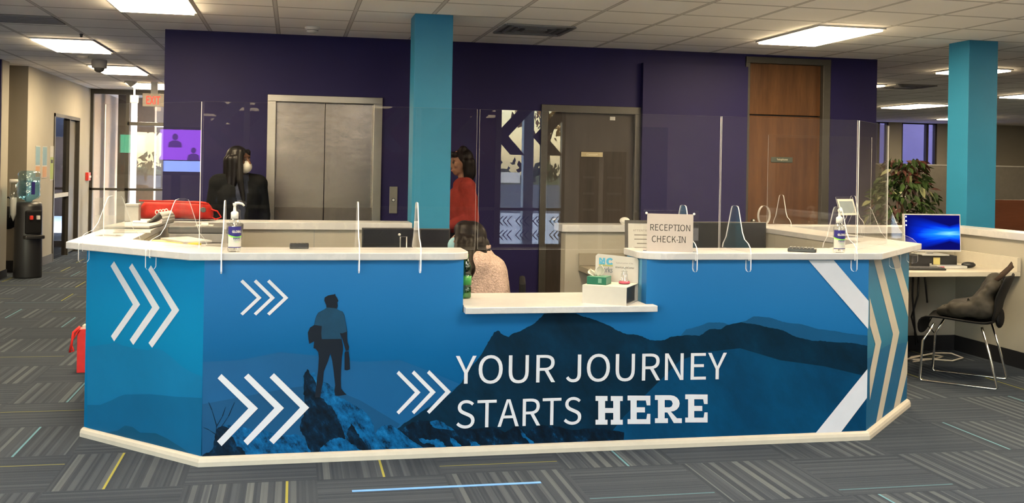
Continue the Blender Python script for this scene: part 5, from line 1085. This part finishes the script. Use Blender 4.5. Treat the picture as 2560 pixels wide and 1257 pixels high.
MB().ball((0, 0, 0.024), (0.034, 0.056, 0.024), 18).build('shell', M['black'], t); MB().box(-0.002, 0.002, -0.04, -0.02, 0.040, 0.045).build('wheel', M['dark_grey'], t)
t = thing('cable_bundle', 'black cables hanging below the computer desk', 'cable', (5.0, 7.66, 0.72))
for pts in ([(0, 0, 0), (0.01, 0.02, -0.2), (0.05, 0.05, -0.4), (0.10, 0.1, -0.62)], [(0.05, 0, 0), (0.06, 0.02, -0.2), (0.03, 0.06, -0.38), (0.12, 0.1, -0.6)], [(0.10, 0, 0), (0.13, 0.02, -0.12), (0.16, 0.04, -0.26)]):
    MB().tube(pts, 0.008, 8).build('cable', M['black'], t)
t = thing('extension_cord', 'loops of pale cable lying on the carpet under the computer desk', 'cable', (5.05, 7.55, 0.0))
loop = [(-0.25, 0.0, 0.008), (-0.05, 0.05, 0.03), (0.15, 0.10, 0.05), (0.32, 0.12, 0.04), (0.36, 0.02, 0.02), (0.22, -0.04, 0.01), (0.05, 0.0, 0.02), (-0.12, 0.06, 0.008), (-0.02, 0.16, 0.01), (0.18, 0.2, 0.02), (0.26, 0.14, 0.01), (0.1, 0.05, 0.008), (-0.2, -0.05, 0.008)]
MB().tube([tuple(Vector(a).lerp(Vector(b), k/4)) for a, b in zip(loop, loop[1:]) for k in range(4)], 0.0065, 8).build('cord', M['cable'], t)
tag(MB().box(-0.10, 0.10, -0.03, 0.03, 0, 0.05).build('power_strip', M['light_grey'], loc=(4.72, 7.60, 0.001), bevel=0.006), 'pale power strip on the carpet beside the cable loops', 'power strip')
# chair with a bag
ch = thing('guest_chair', 'black shell chair on a chrome sled base in front of the computer desk', 'chair', (4.885, 6.825, 0), PI/4)
for s in (-1, 1):
    x = s*0.228
    MB().tube([(x*0.93, 0.17, 0.435), (x, 0.245, 0.30), (x, 0.262, 0.02), (x, 0.250, 0.009), (x, 0.225, 0.009), (x, -0.225, 0.009), (x, -0.252, 0.009), (x, -0.262, 0.02), (x*0.96, -0.205, 0.25), (x*0.90, -0.150, 0.435)], 0.0085, 10).build('sled_leg', M['chrome'], ch)
def shell(nm, prof, hw, mat, th=0.010, edge=None):
    mb = MB(); G = []
    for i, (y, z, k) in enumerate(prof):
        row = []
        for j in range(11):
            u = j/5-1; w = hw*k; dip = 0.022*(u*u)
            row.append(mb.bm.verts.new((u*w, y+(0.03*u*u if z > 0.6 else 0), z+(dip if z < 0.6 else 0))))
        G.append(row)
    for a, b in zip(G, G[1:]):
        for j in range(10): mb.bm.faces.new([a[j], a[j+1], b[j+1], b[j]]).smooth = True
    o = mb.build(nm, M[mat], ch); sd = o.modifiers.new('t', 'SOLIDIFY'); sd.thickness = th; sd.offset = 0
    ss = o.modifiers.new('s', 'SUBSURF'); ss.levels = 1; ss.render_levels = 1
    return o
shell('seat', [(0.285, 0.33, 0.72), (0.290, 0.40, 0.90), (0.265, 0.452, 0.97), (0.20, 0.468, 1.0), (0.05, 0.458, 1.0), (-0.10, 0.446, 1.0), (-0.18, 0.444, 0.95), (-0.215, 0.462, 0.86)], 0.235, 'black_soft', 0.016)
shell('backrest', [(-0.205, 0.455, 0.80), (-0.235, 0.54, 0.84), (-0.255, 0.62, 0.92), (-0.285, 0.70, 0.97), (-0.315, 0.77, 0.95), (-0.325, 0.81, 0.82)], 0.225, 'black_soft', 0.014)
MB().ball((0.10, -0.225, 0.475), (0.12, 0.028, 0.075), 16).build('back_pad', M['black_soft'], ch)
bg = thing('shoulder_bag', 'dark grey slouching bag with a brown strap resting on the black chair', 'bag', (4.885, 6.825, 0.475), PI/4)
mb = MB()
for x in (-0.12, -0.06, 0.0, 0.06, 0.12):
    k = 1-abs(x)*1.6
    mb.limb((x, -0.15, 0.09), 0.085*k+0.01, (x*1.05, 0.05, 0.05*k+0.02), 0.055*k+0.01); mb.limb((x*0.8, -0.20, 0.26*k+0.02), 0.055*k, (x, -0.12, 0.12), 0.085*k); mb.limb((x*1.1, 0.03, 0.05), 0.05*k, (x*0.7, 0.15, 0.035), 0.03)
bo_ = voxel(mb, 'body', M['bag_grey'], bg, 0.010, 8)
for v in bo_.data.vertices: v.co += v.normal*(0.018*noise.noise(Vector((v.co.x*9, v.co.y*7+v.co.z*6, v.co.z*9)))+0.007*noise.noise(v.co*26))
MB().tube([(0.05, -0.19, 0.27), (0.03, -0.24, 0.33), (0.0, -0.29, 0.38), (-0.03, -0.315, 0.415), (-0.05, -0.32, 0.40), (-0.06, -0.27, 0.34), (-0.08, -0.21, 0.28)], 0.016, 8, flat=0.45).build('strap', M['strap_brown'], bg)
MB().tube([(0.19, -0.02, 0.09), (0.205, 0.02, 0.085), (0.215, 0.05, 0.06), (0.215, 0.12, 0.012)], 0.014, 8, flat=0.5).build('side_strap', M['bag_grey'], bg)
MB().tube([(0.198+0.012*math.cos(a), 0.0, 0.09+0.018*math.sin(a)) for a in [k*PI/6 for k in range(12)]], 0.003, 6, closed=True).build('buckle', M['chrome'], bg)
MB().tube([(0.21, 0.12, 0.0), (0.22, 0.26, -0.03), (0.215, 0.30, -0.12), (0.20, 0.25, -0.17)], 0.010, 8, flat=0.4).build('hanging_strap', M['bag_grey'], bg)
# ================================================================ PLANT, PARTITIONS
pl = thing('potted_ficus', 'bushy potted ficus with green and maroon leaves behind the half wall', 'plant', (5.98, 9.35, 0))
MB().lathe([(0.16, 0), (0.19, 0.05), (0.21, 0.34), (0.20, 0.36), (0.18, 0.34)], seg=24).build('basket', M['basket'], pl)
MB().lathe([(0.18, 0.335), (0.0, 0.337)][::-1], seg=20).build('soil', M['bark'], pl)
f = MB(); f.tube([(0, 0, 0.33), (0.03, 0.02, 0.7), (-0.02, 0, 1.1), (0.02, 0, 1.5)], [0.024, 0.02, 0.015, 0.006], 8); f.tube([(0.02, 0.02, 0.33), (-0.03, 0.0, 0.75), (0.08, 0.02, 1.2)], [0.018, 0.014, 0.006], 8)
for k in range(10):
    a = k*2.4; z = 0.75+0.07*k; f.tube([(0, 0, z), (0.14*math.cos(a), 0.14*math.sin(a), z+0.16), (0.27*math.cos(a), 0.27*math.sin(a), z+0.24)], [0.009, 0.006, 0.003], 6)
f.build('stems', M['bark'], pl)
rnd = random.Random(11); f = MB()
for i in range(620):
    z = 0.72+0.92*rnd.random()**0.85; rr = 0.37*math.sin(min(1, max(0.22, (z-0.55)/0.95))*PI*0.86)**0.6+0.02; a = rnd.random()*2*PI; r = rr*(0.35+0.65*rnd.random()**0.5)
    p = Vector((r*math.cos(a), r*math.sin(a)*0.8, z)); L = 0.042+0.022*rnd.random(); w = L*0.42
    R = (Matrix.Rotation(a+rnd.uniform(-.6, .6), 3, 'Z') @ Matrix.Rotation(rnd.uniform(-0.3, 1.2), 3, 'Y') @ Matrix.Rotation(rnd.uniform(-0.8, 0.8), 3, 'X'))
    mi = 1 if (rnd.random() < 0.14+0.25*(z > 1.5)) else (2 if rnd.random() < 0.09 else 0)
    q = [R @ Vector(v)+p for v in ((-L, 0, 0), (-L*0.3, -w, 0.008), (L*0.45, -w*0.72, 0.004), (L*1.1, 0, -0.012), (L*0.45, w*0.72, 0.004), (-L*0.3, w, 0.008))]
    m0 = R @ Vector((L*0.1, 0, -0.006))+p
    for j in range(6):
        g = f.face([q[j], q[(j+1) % 6], m0], mi)
f.build('foliage', [M['leaf'], M['leaf_red'], M['leaf_light']], pl)
pt = thing('cubicle_partition', 'grey fabric cubicle partition behind the plant and the right teal column', 'partition', (9.0, 11.6, 0))
MB().box(-2.8, 3.4, -0.03, 0.03, 0.04, 1.63).build('fabric_panel', M['partition'], pt); MB().box(-2.8, 3.4, -0.035, 0.035, 1.63, 1.645).build('top_rail', M['grey'], pt)
for x in (-2.8, 0.3, 3.36): MB().box(x, x+0.04, -0.034, 0.034, 0, 1.63).build('post', M['grey'], pt)
pt = thing('desk_screen', 'reddish brown wooden desk panel right of the right teal column', 'desk panel', (7.7, 9.7, 0))
MB().box(-0.75, 1.6, -0.02, 0.02, 0.0, 1.265).build('panel', M['red_wood'], pt); MB().box(-0.75, 1.6, -0.02, 0.7, 0.70, 0.735).build('work_surface', M['red_wood'], pt)
for x in (-0.7, 1.52): MB().box(x, x+0.05, 0.6, 0.65, 0, 0.70).build('leg', M['black'], pt)
# red gift bag on the floor
t = thing('gift_bag', 'red paper gift bag with ribbon standing behind the left end of the desk', 'gift bag', (-1.36, 7.92, 0))
MB().prism([(-0.13, -0.06, 0), (0.13, -0.06, 0), (0.13, 0.06, 0), (-0.13, 0.06, 0)], (0, 0, 0.31)).build('bag', M['red_bag'], t, bevel=0.003)
MB().tube([(-0.05, -0.058, 0.31), (-0.055, -0.062, 0.37), (0.0, -0.064, 0.395), (0.05, -0.062, 0.37), (0.05, -0.058, 0.31)], 0.005, 8).build('handle', M['red_bag'], t)
MB().tube([(-0.11, -0.065, 0.33), (-0.155, -0.07, 0.29), (-0.165, -0.07, 0.20), (-0.15, -0.07, 0.16), (-0.175, -0.075, 0.15), (-0.16, -0.07, 0.24), (-0.12, -0.065, 0.31)], 0.012, 8, flat=0.4).build('ribbon', M['red_bag'], t)
MB().box(-0.10, 0.12, -0.04, 0.04, 0.30, 0.335).build('tissue', M['tissue'], t)
# floor tape and scraps
tag(MB().box(0.292, 1.197, 4.865, 4.890, 0.0005, 0.002).build('floor_tape', M['tape_blue']), 'strip of blue tape stuck on the carpet in front of the desk', 'tape')
# ================================================================ PEOPLE
def hand(mb, wrist, direc, palm_n, s=1.0, curl=0.35, thumb=1):
    d = Vector(direc).normalized(); n = Vector(palm_n); n = (n-d*n.dot(d)).normalized(); sd = d.cross(n)
    w = Vector(wrist); pc = w+d*0.045*s
    for k in (-0.024, -0.008, 0.008, 0.024): mb.limb(w+sd*k*0.7*s, 0.013*s, w+d*0.085*s+sd*k*1.15*s, 0.0105*s, 8)
    for k, L in ((-0.028, 0.062), (-0.0095, 0.075), (0.0095, 0.080), (0.028, 0.072)):
        a = w+d*0.088*s+sd*k*1.1*s; c1 = curl; p1 = a+(d*math.cos(c1)+n*math.sin(c1))*L*0.5*s; p2 = p1+(d*math.cos(2.2*c1)+n*math.sin(2.2*c1))*L*0.5*s
        mb.limb(a, 0.0085*s, p1, 0.0078*s, 8); mb.limb(p1, 0.0078*s, p2, 0.0062*s, 8)
    a = w+d*0.022*s+sd*0.026*thumb*s; p1 = a+(d*0.65+sd*0.55*thumb+n*0.35)*0.040*s; p2 = p1+(d*0.9+sd*0.1*thumb+n*0.35)*0.030*s
    mb.limb(a, 0.012*s, p1, 0.0095*s, 8); mb.limb(p1, 0.0095*s, p2, 0.0075*s, 8)
def head_parts(mb, R, c, s=1.0):
    """head solids, facing local -y; R turns the head, c is the skull centre"""
    c = Vector(c); T = lambda x, y, z: c+R @ (Vector((x, y, z))*s)
    mb.ball(T(0, 0.008, 0.018), (0.073*s, 0.092*s, 0.098*s), 22, M=R); mb.ball(T(0, -0.020, -0.045), (0.060*s, 0.068*s, 0.072*s), 20, M=R); mb.ball(T(0, -0.040, -0.088), (0.036*s, 0.040*s, 0.030*s), 14, M=R)
    mb.limb(T(0, -0.084, 0.010), 0.010*s, T(0, -0.104, -0.030), 0.014*s, 10)          # nose
    mb.ball(T(0.012, -0.093, -0.034), 0.010*s, 8); mb.ball(T(-0.012, -0.093, -0.034), 0.010*s, 8)
    mb.limb(T(-0.045, -0.074, 0.032), 0.012*s, T(0.045, -0.074, 0.032), 0.012*s, 10)    # brow
    mb.limb(T(-0.020, -0.083, -0.062), 0.008*s, T(0.020, -0.083, -0.062), 0.008*s, 8); mb.limb(T(-0.016, -0.082, -0.072), 0.008*s, T(0.016, -0.082, -0.072), 0.008*s, 8)
    for k in (-1, 1): mb.limb(T(0.076*k, 0.006, 0.012), 0.010*s, T(0.074*k, 0.0, -0.030), 0.008*s, 8); mb.ball(T(0.046*k, -0.062, -0.022), 0.022*s, 10)
    return T
def face_bits(body, T, s, eye):
    for k in (-1, 1):
        e = MB().ball(T(0.031*k, -0.078, 0.006), 0.0115*s, 12).build('eye', M['eye'], body)
        MB().ball(T(0.031*k, -0.0865, 0.006), 0.0055*s, 10).build('iris', M['hair'], e) if False else None
    MB().limb(T(-0.019, -0.0905, -0.067), 0.0035*s, T(0.019, -0.0905, -0.067), 0.0035*s, 8).build('mouth', M['lip'], body)
def torso(mb, J, g=0.0, sc=1.0):
    """J: joints; g grows the radii (used for clothes)"""
    P = lambda k: Vector(J[k])
    mb.limb(P('hipL').lerp(P('hipR'), 0.18), 0.115*sc+g, P('hipL').lerp(P('hipR'), 0.82), 0.115*sc+g); mb.limb(P('pelvis'), 0.125*sc+g, P('waist'), 0.115*sc+g); mb.limb(P('waist')+ (P('shL')-P('shR'))*0.12, 0.105*sc+g, P('chest')+(P('shL')-P('shR'))*0.18, 0.112*sc+g); mb.limb(P('waist')-(P('shL')-P('shR'))*0.12, 0.105*sc+g, P('chest')-(P('shL')-P('shR'))*0.18, 0.112*sc+g)
    mb.limb(P('chest'), 0.115*sc+g, P('neck')-Vector((0, 0, 0.05)), 0.07*sc+g); mb.limb(P('shL'), 0.060*sc+g, P('neck')-Vector((0, 0, 0.025)), 0.052*sc+g*0.6); mb.limb(P('shR'), 0.060*sc+g, P('neck')-Vector((0, 0, 0.025)), 0.052*sc+g*0.6)
def arm(mb, J, s, g=0.0, to_hand=True, sc=1.0):
    a, b, c = Vector(J['sh'+s]), Vector(J['el'+s]), Vector(J['wr'+s])
    mb.limb(a, 0.056*sc+g, b, 0.041*sc+g); e = c if to_hand else b.lerp(c, 0.93); mb.limb(b, 0.042*sc+g, e, 0.028*sc+g)
def leg(mb, J, s, g=0.0, sc=1.0, foot=True):
    a, b, c = Vector(J['hip'+s]), Vector(J['kn'+s]), Vector(J['an'+s])
    mb.limb(a, 0.092*sc+g, b, 0.058*sc+g); mb.limb(b, 0.056*sc+g, b.lerp(c, 0.35), 0.055*sc+g); mb.limb(b.lerp(c, 0.35), 0.055*sc+g, c, 0.036*sc+g)
    if foot: t = Vector(J['to'+s]); mb.limb(c-Vector((0, 0, 0.03)), 0.036, t, 0.030)
def person(name, lab, loc, rz, J, headR, headc, skin, hs=1.0):
    t = thing(name, lab, 'person', loc, rz)
    mb = MB(); torso(mb, J)
    for s in 'LR':
        arm(mb, J, s); leg(mb, J, s); w = Vector(J['wr'+s]); hand(mb, w, w-Vector(J['el'+s]), J.get('palm'+s, (0, 0, -1)), 1.0, J.get('curl', 0.35), 1 if s == 'L' else -1)
    mb.limb(Vector(J['neck'])-Vector((0, 0, 0.05)), 0.055, Vector(headc)+headR @ Vector((0, 0.015, -0.06)), 0.050)
    T = head_parts(mb, headR, headc, hs)
    body = voxel(mb, 'body', skin, t, 0.0075, 3)
    face_bits(body, T, hs, None)
    return t, body, T
def shoes(t, J):
    for s in 'LR':
        a = Vector(J['an'+s]); q = Vector(J['to'+s]); mb = MB(); mb.limb(a-Vector((0, 0, 0.035)), 0.046, q, 0.040); mb.limb(a-Vector((0, 0, 0.04)), 0.044, a+(a-q)*0.28-Vector((0, 0, 0.04)), 0.040)
        o = voxel(mb, 'shoe', M['shoe'], t, 0.009, 3)
        for v in o.data.vertices: v.co.z = max(v.co.z, 0.002)
STAND = dict(pelvis=(0, 0, 0.90), waist=(0, 0.0, 1.06), chest=(0, -0.005, 1.22), neck=(0, 0.015, 1.40), hipL=(0.09, 0, 0.88), hipR=(-0.09, 0, 0.88), knL=(0.10, -0.02, 0.49), knR=(-0.10, -0.02, 0.49), anL=(0.10, 0.02, 0.09), anR=(-0.10, 0.02, 0.09), toL=(0.12, -0.13, 0.042), toR=(-0.12, -0.13, 0.042),
             shL=(0.165, 0.01, 1.335), shR=(-0.165, 0.01, 1.335), elL=(0.215, 0.03, 1.07), elR=(-0.215, 0.03, 1.07), wrL=(0.20, -0.08, 0.87), wrR=(-0.20, -0.08, 0.87), palmL=(-1, 0, 0), palmR=(1, 0, 0))
# ---- woman in black behind the rear counter: shoulders to the viewer, head turned to her left
J = dict(STAND)
hR = Matrix.Rotation(math.radians(50), 3, 'Z') @ Matrix.Rotation(math.radians(-3), 3, 'X')
hc = (0.0, -0.005, 1.535)
t, body, T = person('person', 'person in black with long black hair and a white mask beside the lift doors', (-0.46, 9.15, 0), math.radians(10), J, hR, hc, M['skin_dark'])
mb = MB(); torso(mb, J, 0.016)
o = voxel(mb, 'shirt', M['navy_cloth'], t, 0.012, 4)
mb = MB()
torso(mb, J, 0.026)
for s in 'LR': arm(mb, J, s, 0.022, False)
jk = voxel(mb, 'jacket', M['black_cloth'], t, 0.012, 5)
import bmesh as _b
def cut(o, f):
    b = _b.new(); b.from_mesh(o.data); dl = [v for v in b.verts if f(v.co)]; _b.ops.delete(b, geom=dl, context='VERTS'); b.to_mesh(o.data); b.free()
cut(jk, lambda c: (abs(c.x-0.01) < 0.018+0.11*max(0, (c.z-1.02)) and c.y < 0.0 and c.z > 1.0) or c.z > 1.435 or c.z < 0.72)
cut(o, lambda c: c.z > 1.43 or c.z < 0.78)
mb = MB()
for s in 'LR': leg(mb, J, s, 0.016, foot=False)
mb.limb((0.05, 0, 0.9), 0.13, (-0.05, 0, 0.9), 0.13)
voxel(mb, 'trousers', M['dark_trouser'], t, 0.012, 4); shoes(t, J)
mb = MB()
mb.ball(T(0, 0.020, 0.030), (0.088, 0.100, 0.100), 20, M=hR)
for x, y in ((-0.080, -0.015), (-0.088, 0.03), (-0.06, 0.075), (0, 0.095), (0.05, 0.08), (0.080, 0.04)):
    p = T(x, y, 0.01); mb.limb(p, 0.036, p+Vector((0.0, 0.01, -0.14)), 0.034); mb.limb(p+Vector((0, 0.01, -0.14)), 0.034, p+Vector((0.015*(1 if x > 0 else -1), 0.0, -0.27)), 0.018)
# parted fringe falling in front of the right cheek and over the shoulder
mb.limb(T(-0.058, -0.058, 0.070), 0.030, T(-0.080, -0.060, 0.0), 0.026); p = T(-0.080, -0.060, 0.0); mb.limb(p, 0.026, p+Vector((0.0, -0.03, -0.17)), 0.030); mb.limb(p+Vector((0, -0.03, -0.17)), 0.030, p+Vector((0.03, -0.04, -0.34)), 0.016)
mb.limb(T(0.055, -0.052, 0.072), 0.026, T(0.078, -0.035, 0.02), 0.022)
voxel(mb, 'hair', M['hair'], t, 0.008, 4)
mb = MB(); mb.ball(T(0, -0.055, -0.055), (0.062, 0.060, 0.058), 20, M=hR); mk = mb.build('face_mask', M['mask_white'], t)
iv = hR.transposed(); cc = Vector(T(0, -0.055, -0.055)); cut(mk, lambda c: (iv @ (c-cc)).y > 0.018)
for k in (-1, 1): MB().tube([T(0.058*k, -0.055, -0.04), T(0.072*k, -0.02, -0.02), T(0.078*k, 0.0, 0.0)], 0.0025, 6).build('ear_loop', M['mask_white'], mk)
# ---- woman in coral jacket behind the column, side view
J = dict(STAND); J.update(elL=(0.19, 0.06, 1.06), wrL=(0.12, -0.15, 0.985), elR=(-0.19, 0.06, 1.06), wrR=(-0.12, -0.15, 0.985), palmL=(0, 0, -1), palmR=(0, 0, -1))
hR = Matrix.Rotation(math.radians(6), 3, 'Z') @ Matrix.Rotation(math.radians(6), 3, 'X'); hc = (0, -0.025, 1.555)
t, body, T = person('person', 'person in a coral red jacket standing half hidden behind the teal column', (1.49, 9.2, 0), math.radians(-90), J, hR, hc, M['skin_light'])
mb = MB(); torso(mb, J, 0.022)
for s in 'LR': arm(mb, J, s, 0.020, False)
mb.limb((0.07, 0.02, 0.98), 0.13, (-0.07, 0.02, 0.98), 0.13)
jk = voxel(mb, 'jacket', M['coral'], t, 0.012, 5); cut(jk, lambda c: c.z > 1.425 or c.z < 0.93)
mb = MB()
for s in 'LR': leg(mb, J, s, 0.018, foot=False)
mb.limb((0.05, 0, 0.9), 0.128, (-0.05, 0, 0.9), 0.128)
voxel(mb, 'trousers', M['dark_trouser'], t, 0.012, 4); shoes(t, J)
mb = MB(); mb.ball(T(0, 0.028, 0.036), (0.086, 0.092, 0.092), 20, M=hR)
for x, y in ((-0.075, 0.03), (-0.055, 0.08), (0, 0.10), (0.055, 0.08), (0.075, 0.03)):
    p = T(x, y, 0.0); mb.limb(p, 0.036, p+Vector((0, 0.012, -0.11)), 0.034); mb.limb(p+Vector((0, 0.012, -0.11)), 0.034, p+Vector((0, 0.0, -0.17)), 0.02)
mb.limb(T(-0.05, -0.07, 0.075), 0.028, T(0.05, -0.07, 0.075), 0.028); mb.ball(T(0.03, 0.02, 0.115), 0.035, 12); mb.ball(T(-0.03, 0.05, 0.11), 0.035, 12)
voxel(mb, 'hair', M['hair_brown'], t, 0.008, 3)
mb = MB(); mb.tube([T(0.06*math.cos(a), 0.02+0.06*math.sin(a), -0.145) for a in [k*PI/10 for k in range(20)]], 0.004, 6, closed=True); mb.build('lanyard', M['black'], t)
# ---- seated receptionist, turned away to the left, hair falling over the face
J = dict(pelvis=(0, 0.06, 0.50), waist=(0, 0.05, 0.64), chest=(0, -0.01, 0.80), neck=(0, -0.06, 0.955), hipL=(0.09, 0.04, 0.50), hipR=(-0.09, 0.04, 0.50), knL=(0.11, -0.40, 0.50), knR=(-0.11, -0.40, 0.50), anL=(0.11, -0.36, 0.09), anR=(-0.11, -0.36, 0.09), toL=(0.12, -0.50, 0.042), toR=(-0.12, -0.50, 0.042),
         shL=(0.165, -0.03, 0.90), shR=(-0.165, -0.03, 0.90), elL=(0.22, -0.14, 0.66), elR=(-0.22, -0.14, 0.66), wrL=(0.14, -0.38, 0.62), wrR=(-0.12, -0.38, 0.62), palmL=(0, 0, -1), palmR=(0, 0, -1))
hR = Matrix.Rotation(math.radians(-6), 3, 'Z') @ Matrix.Rotation(math.radians(-12), 3, 'X'); hc = (0, -0.105, 1.045)
t, body, T = person('person', 'seated person with long dark hair, blue mask and blush top behind the low ledge', (1.215, 6.62, 0), math.radians(-102), J, hR, hc, M['skin_light'])
mb = MB(); torso(mb, J, 0.024)
for s in 'LR': arm(mb, J, s, 0.024, False)
for x in (-0.10, 0.0, 0.10): mb.limb((x, 0.045, 0.84), 0.115-abs(x)*0.2, (x*1.1, 0.07, 0.60), 0.125)
mb.limb((0.13, 0.0, 0.87), 0.085, (0.15, 0.0, 0.62), 0.10); mb.limb((-0.13, 0.0, 0.87), 0.085, (-0.15, 0.0, 0.62), 0.10); mb.limb((0.17, -0.05, 0.84), 0.07, (0.20, -0.06, 0.66), 0.075); mb.limb((0, 0.0, 0.93), 0.075, (0.10, -0.01, 0.89), 0.08)
jk = voxel(mb, 'fleece', M['blush'], t, 0.012, 9); cut(jk, lambda c: c.z > 0.985 or (c.z < 0.46))
MB().tube([(0.072*math.cos(a), -0.045+0.075*math.sin(a), 0.985-0.02*math.sin(a)*-1) for a in [k*PI/10 for k in range(20)]], 0.018, 8, closed=True).build('collar', M['blush'], t)
mb = MB()
for s in 'LR': leg(mb, J, s, 0.016, foot=False)
mb.limb((0.06, 0.05, 0.50), 0.132, (-0.06, 0.05, 0.50), 0.132)
voxel(mb, 'trousers', M['dark_trouser'], t, 0.012, 4); shoes(t, J)
mb = MB(); mb.ball(T(0, 0.020, 0.032), (0.090, 0.100, 0.098), 20, M=hR); mb.ball(T(0, -0.03, 0.055), (0.080, 0.075, 0.068), 18, M=hR)
for x, y, l in ((-0.08, -0.02, 0.27), (-0.085, 0.03, 0.27), (-0.055, 0.085, 0.22), (0, 0.105, 0.20), (0.055, 0.085, 0.25), (0.09, 0.03, 0.32), (0.092, -0.02, 0.33)):
    p = T(x, y, 0.0); k = Vector((0.25*x, 0.02, -0.12)); mb.limb(p, 0.042, p+k, 0.046); mb.limb(p+k, 0.046, p+Vector((0.1*x, -0.02, -l)), 0.020)
mb.limb(T(0.05, -0.055, 0.07), 0.034, T(0.085, -0.045, 0.0), 0.032)
for x, y, l in ((0.092, 0.03, 0.26), (0.092, 0.0, 0.33), (0.088, -0.035, 0.38)):
    p = T(x, y, 0.0); q1 = p+Vector((0.145, 0.0, -0.16)); mb.limb(p, 0.036, q1, 0.046); mb.limb(q1, 0.046, p+Vector((0.19, -0.02, -l)), 0.018)
for x in (-0.05, 0.0, 0.05): mb.limb(T(x, 0.09, 0.02), 0.03, T(x*1.6, 0.10, -0.13), 0.034); mb.limb(T(x*1.6, 0.10, -0.13), 0.034, T(x*1.6, 0.115, -0.24-0.05*abs(x)*10), 0.012)
voxel(mb, 'hair', M['hair_brown'], t, 0.008, 4)
mb = MB(); mb.ball(T(0, -0.058, -0.052), (0.064, 0.064, 0.060), 20, M=hR); mk = mb.build('face_mask', M['mask_blue'], t)
iv = hR.transposed(); cc = Vector(T(0, -0.058, -0.052)); cut(mk, lambda c: (iv @ (c-cc)).y > 0.020)
# her chair
oc = thing('office_chair', 'black swivel chair under the seated receptionist', 'chair', (1.215, 6.62, 0), math.radians(-102))
MB().box(-0.23, 0.23, -0.26, 0.22, 0.345, 0.385).build('seat', M['black_soft'], oc, bevel=0.015); MB().box(-0.20, 0.20, 0.235, 0.275, 0.45, 0.80).build('backrest', M['black_soft'], oc, bevel=0.015)
MB().box(-0.03, 0.03, 0.20, 0.24, 0.33, 0.5).build('back_bracket', M['black'], oc); MB().cone((0, 0, 0.07), (0, 0, 0.345), 0.03, 0.03, 14).build('gas_column', M['black'], oc)
for k in range(5):
    a = k*2*PI/5+0.3; c, s = math.cos(a), math.sin(a)
    lg = MB().tube([(0, 0, 0.09), (0.14*c, 0.14*s, 0.085), (0.29*c, 0.29*s, 0.07)], [0.024, 0.02, 0.016], 8).build('base_arm', M['black'], oc); MB().ball((0.29*c, 0.29*s, 0.028), 0.028, 12).build('castor', M['black'], lg)
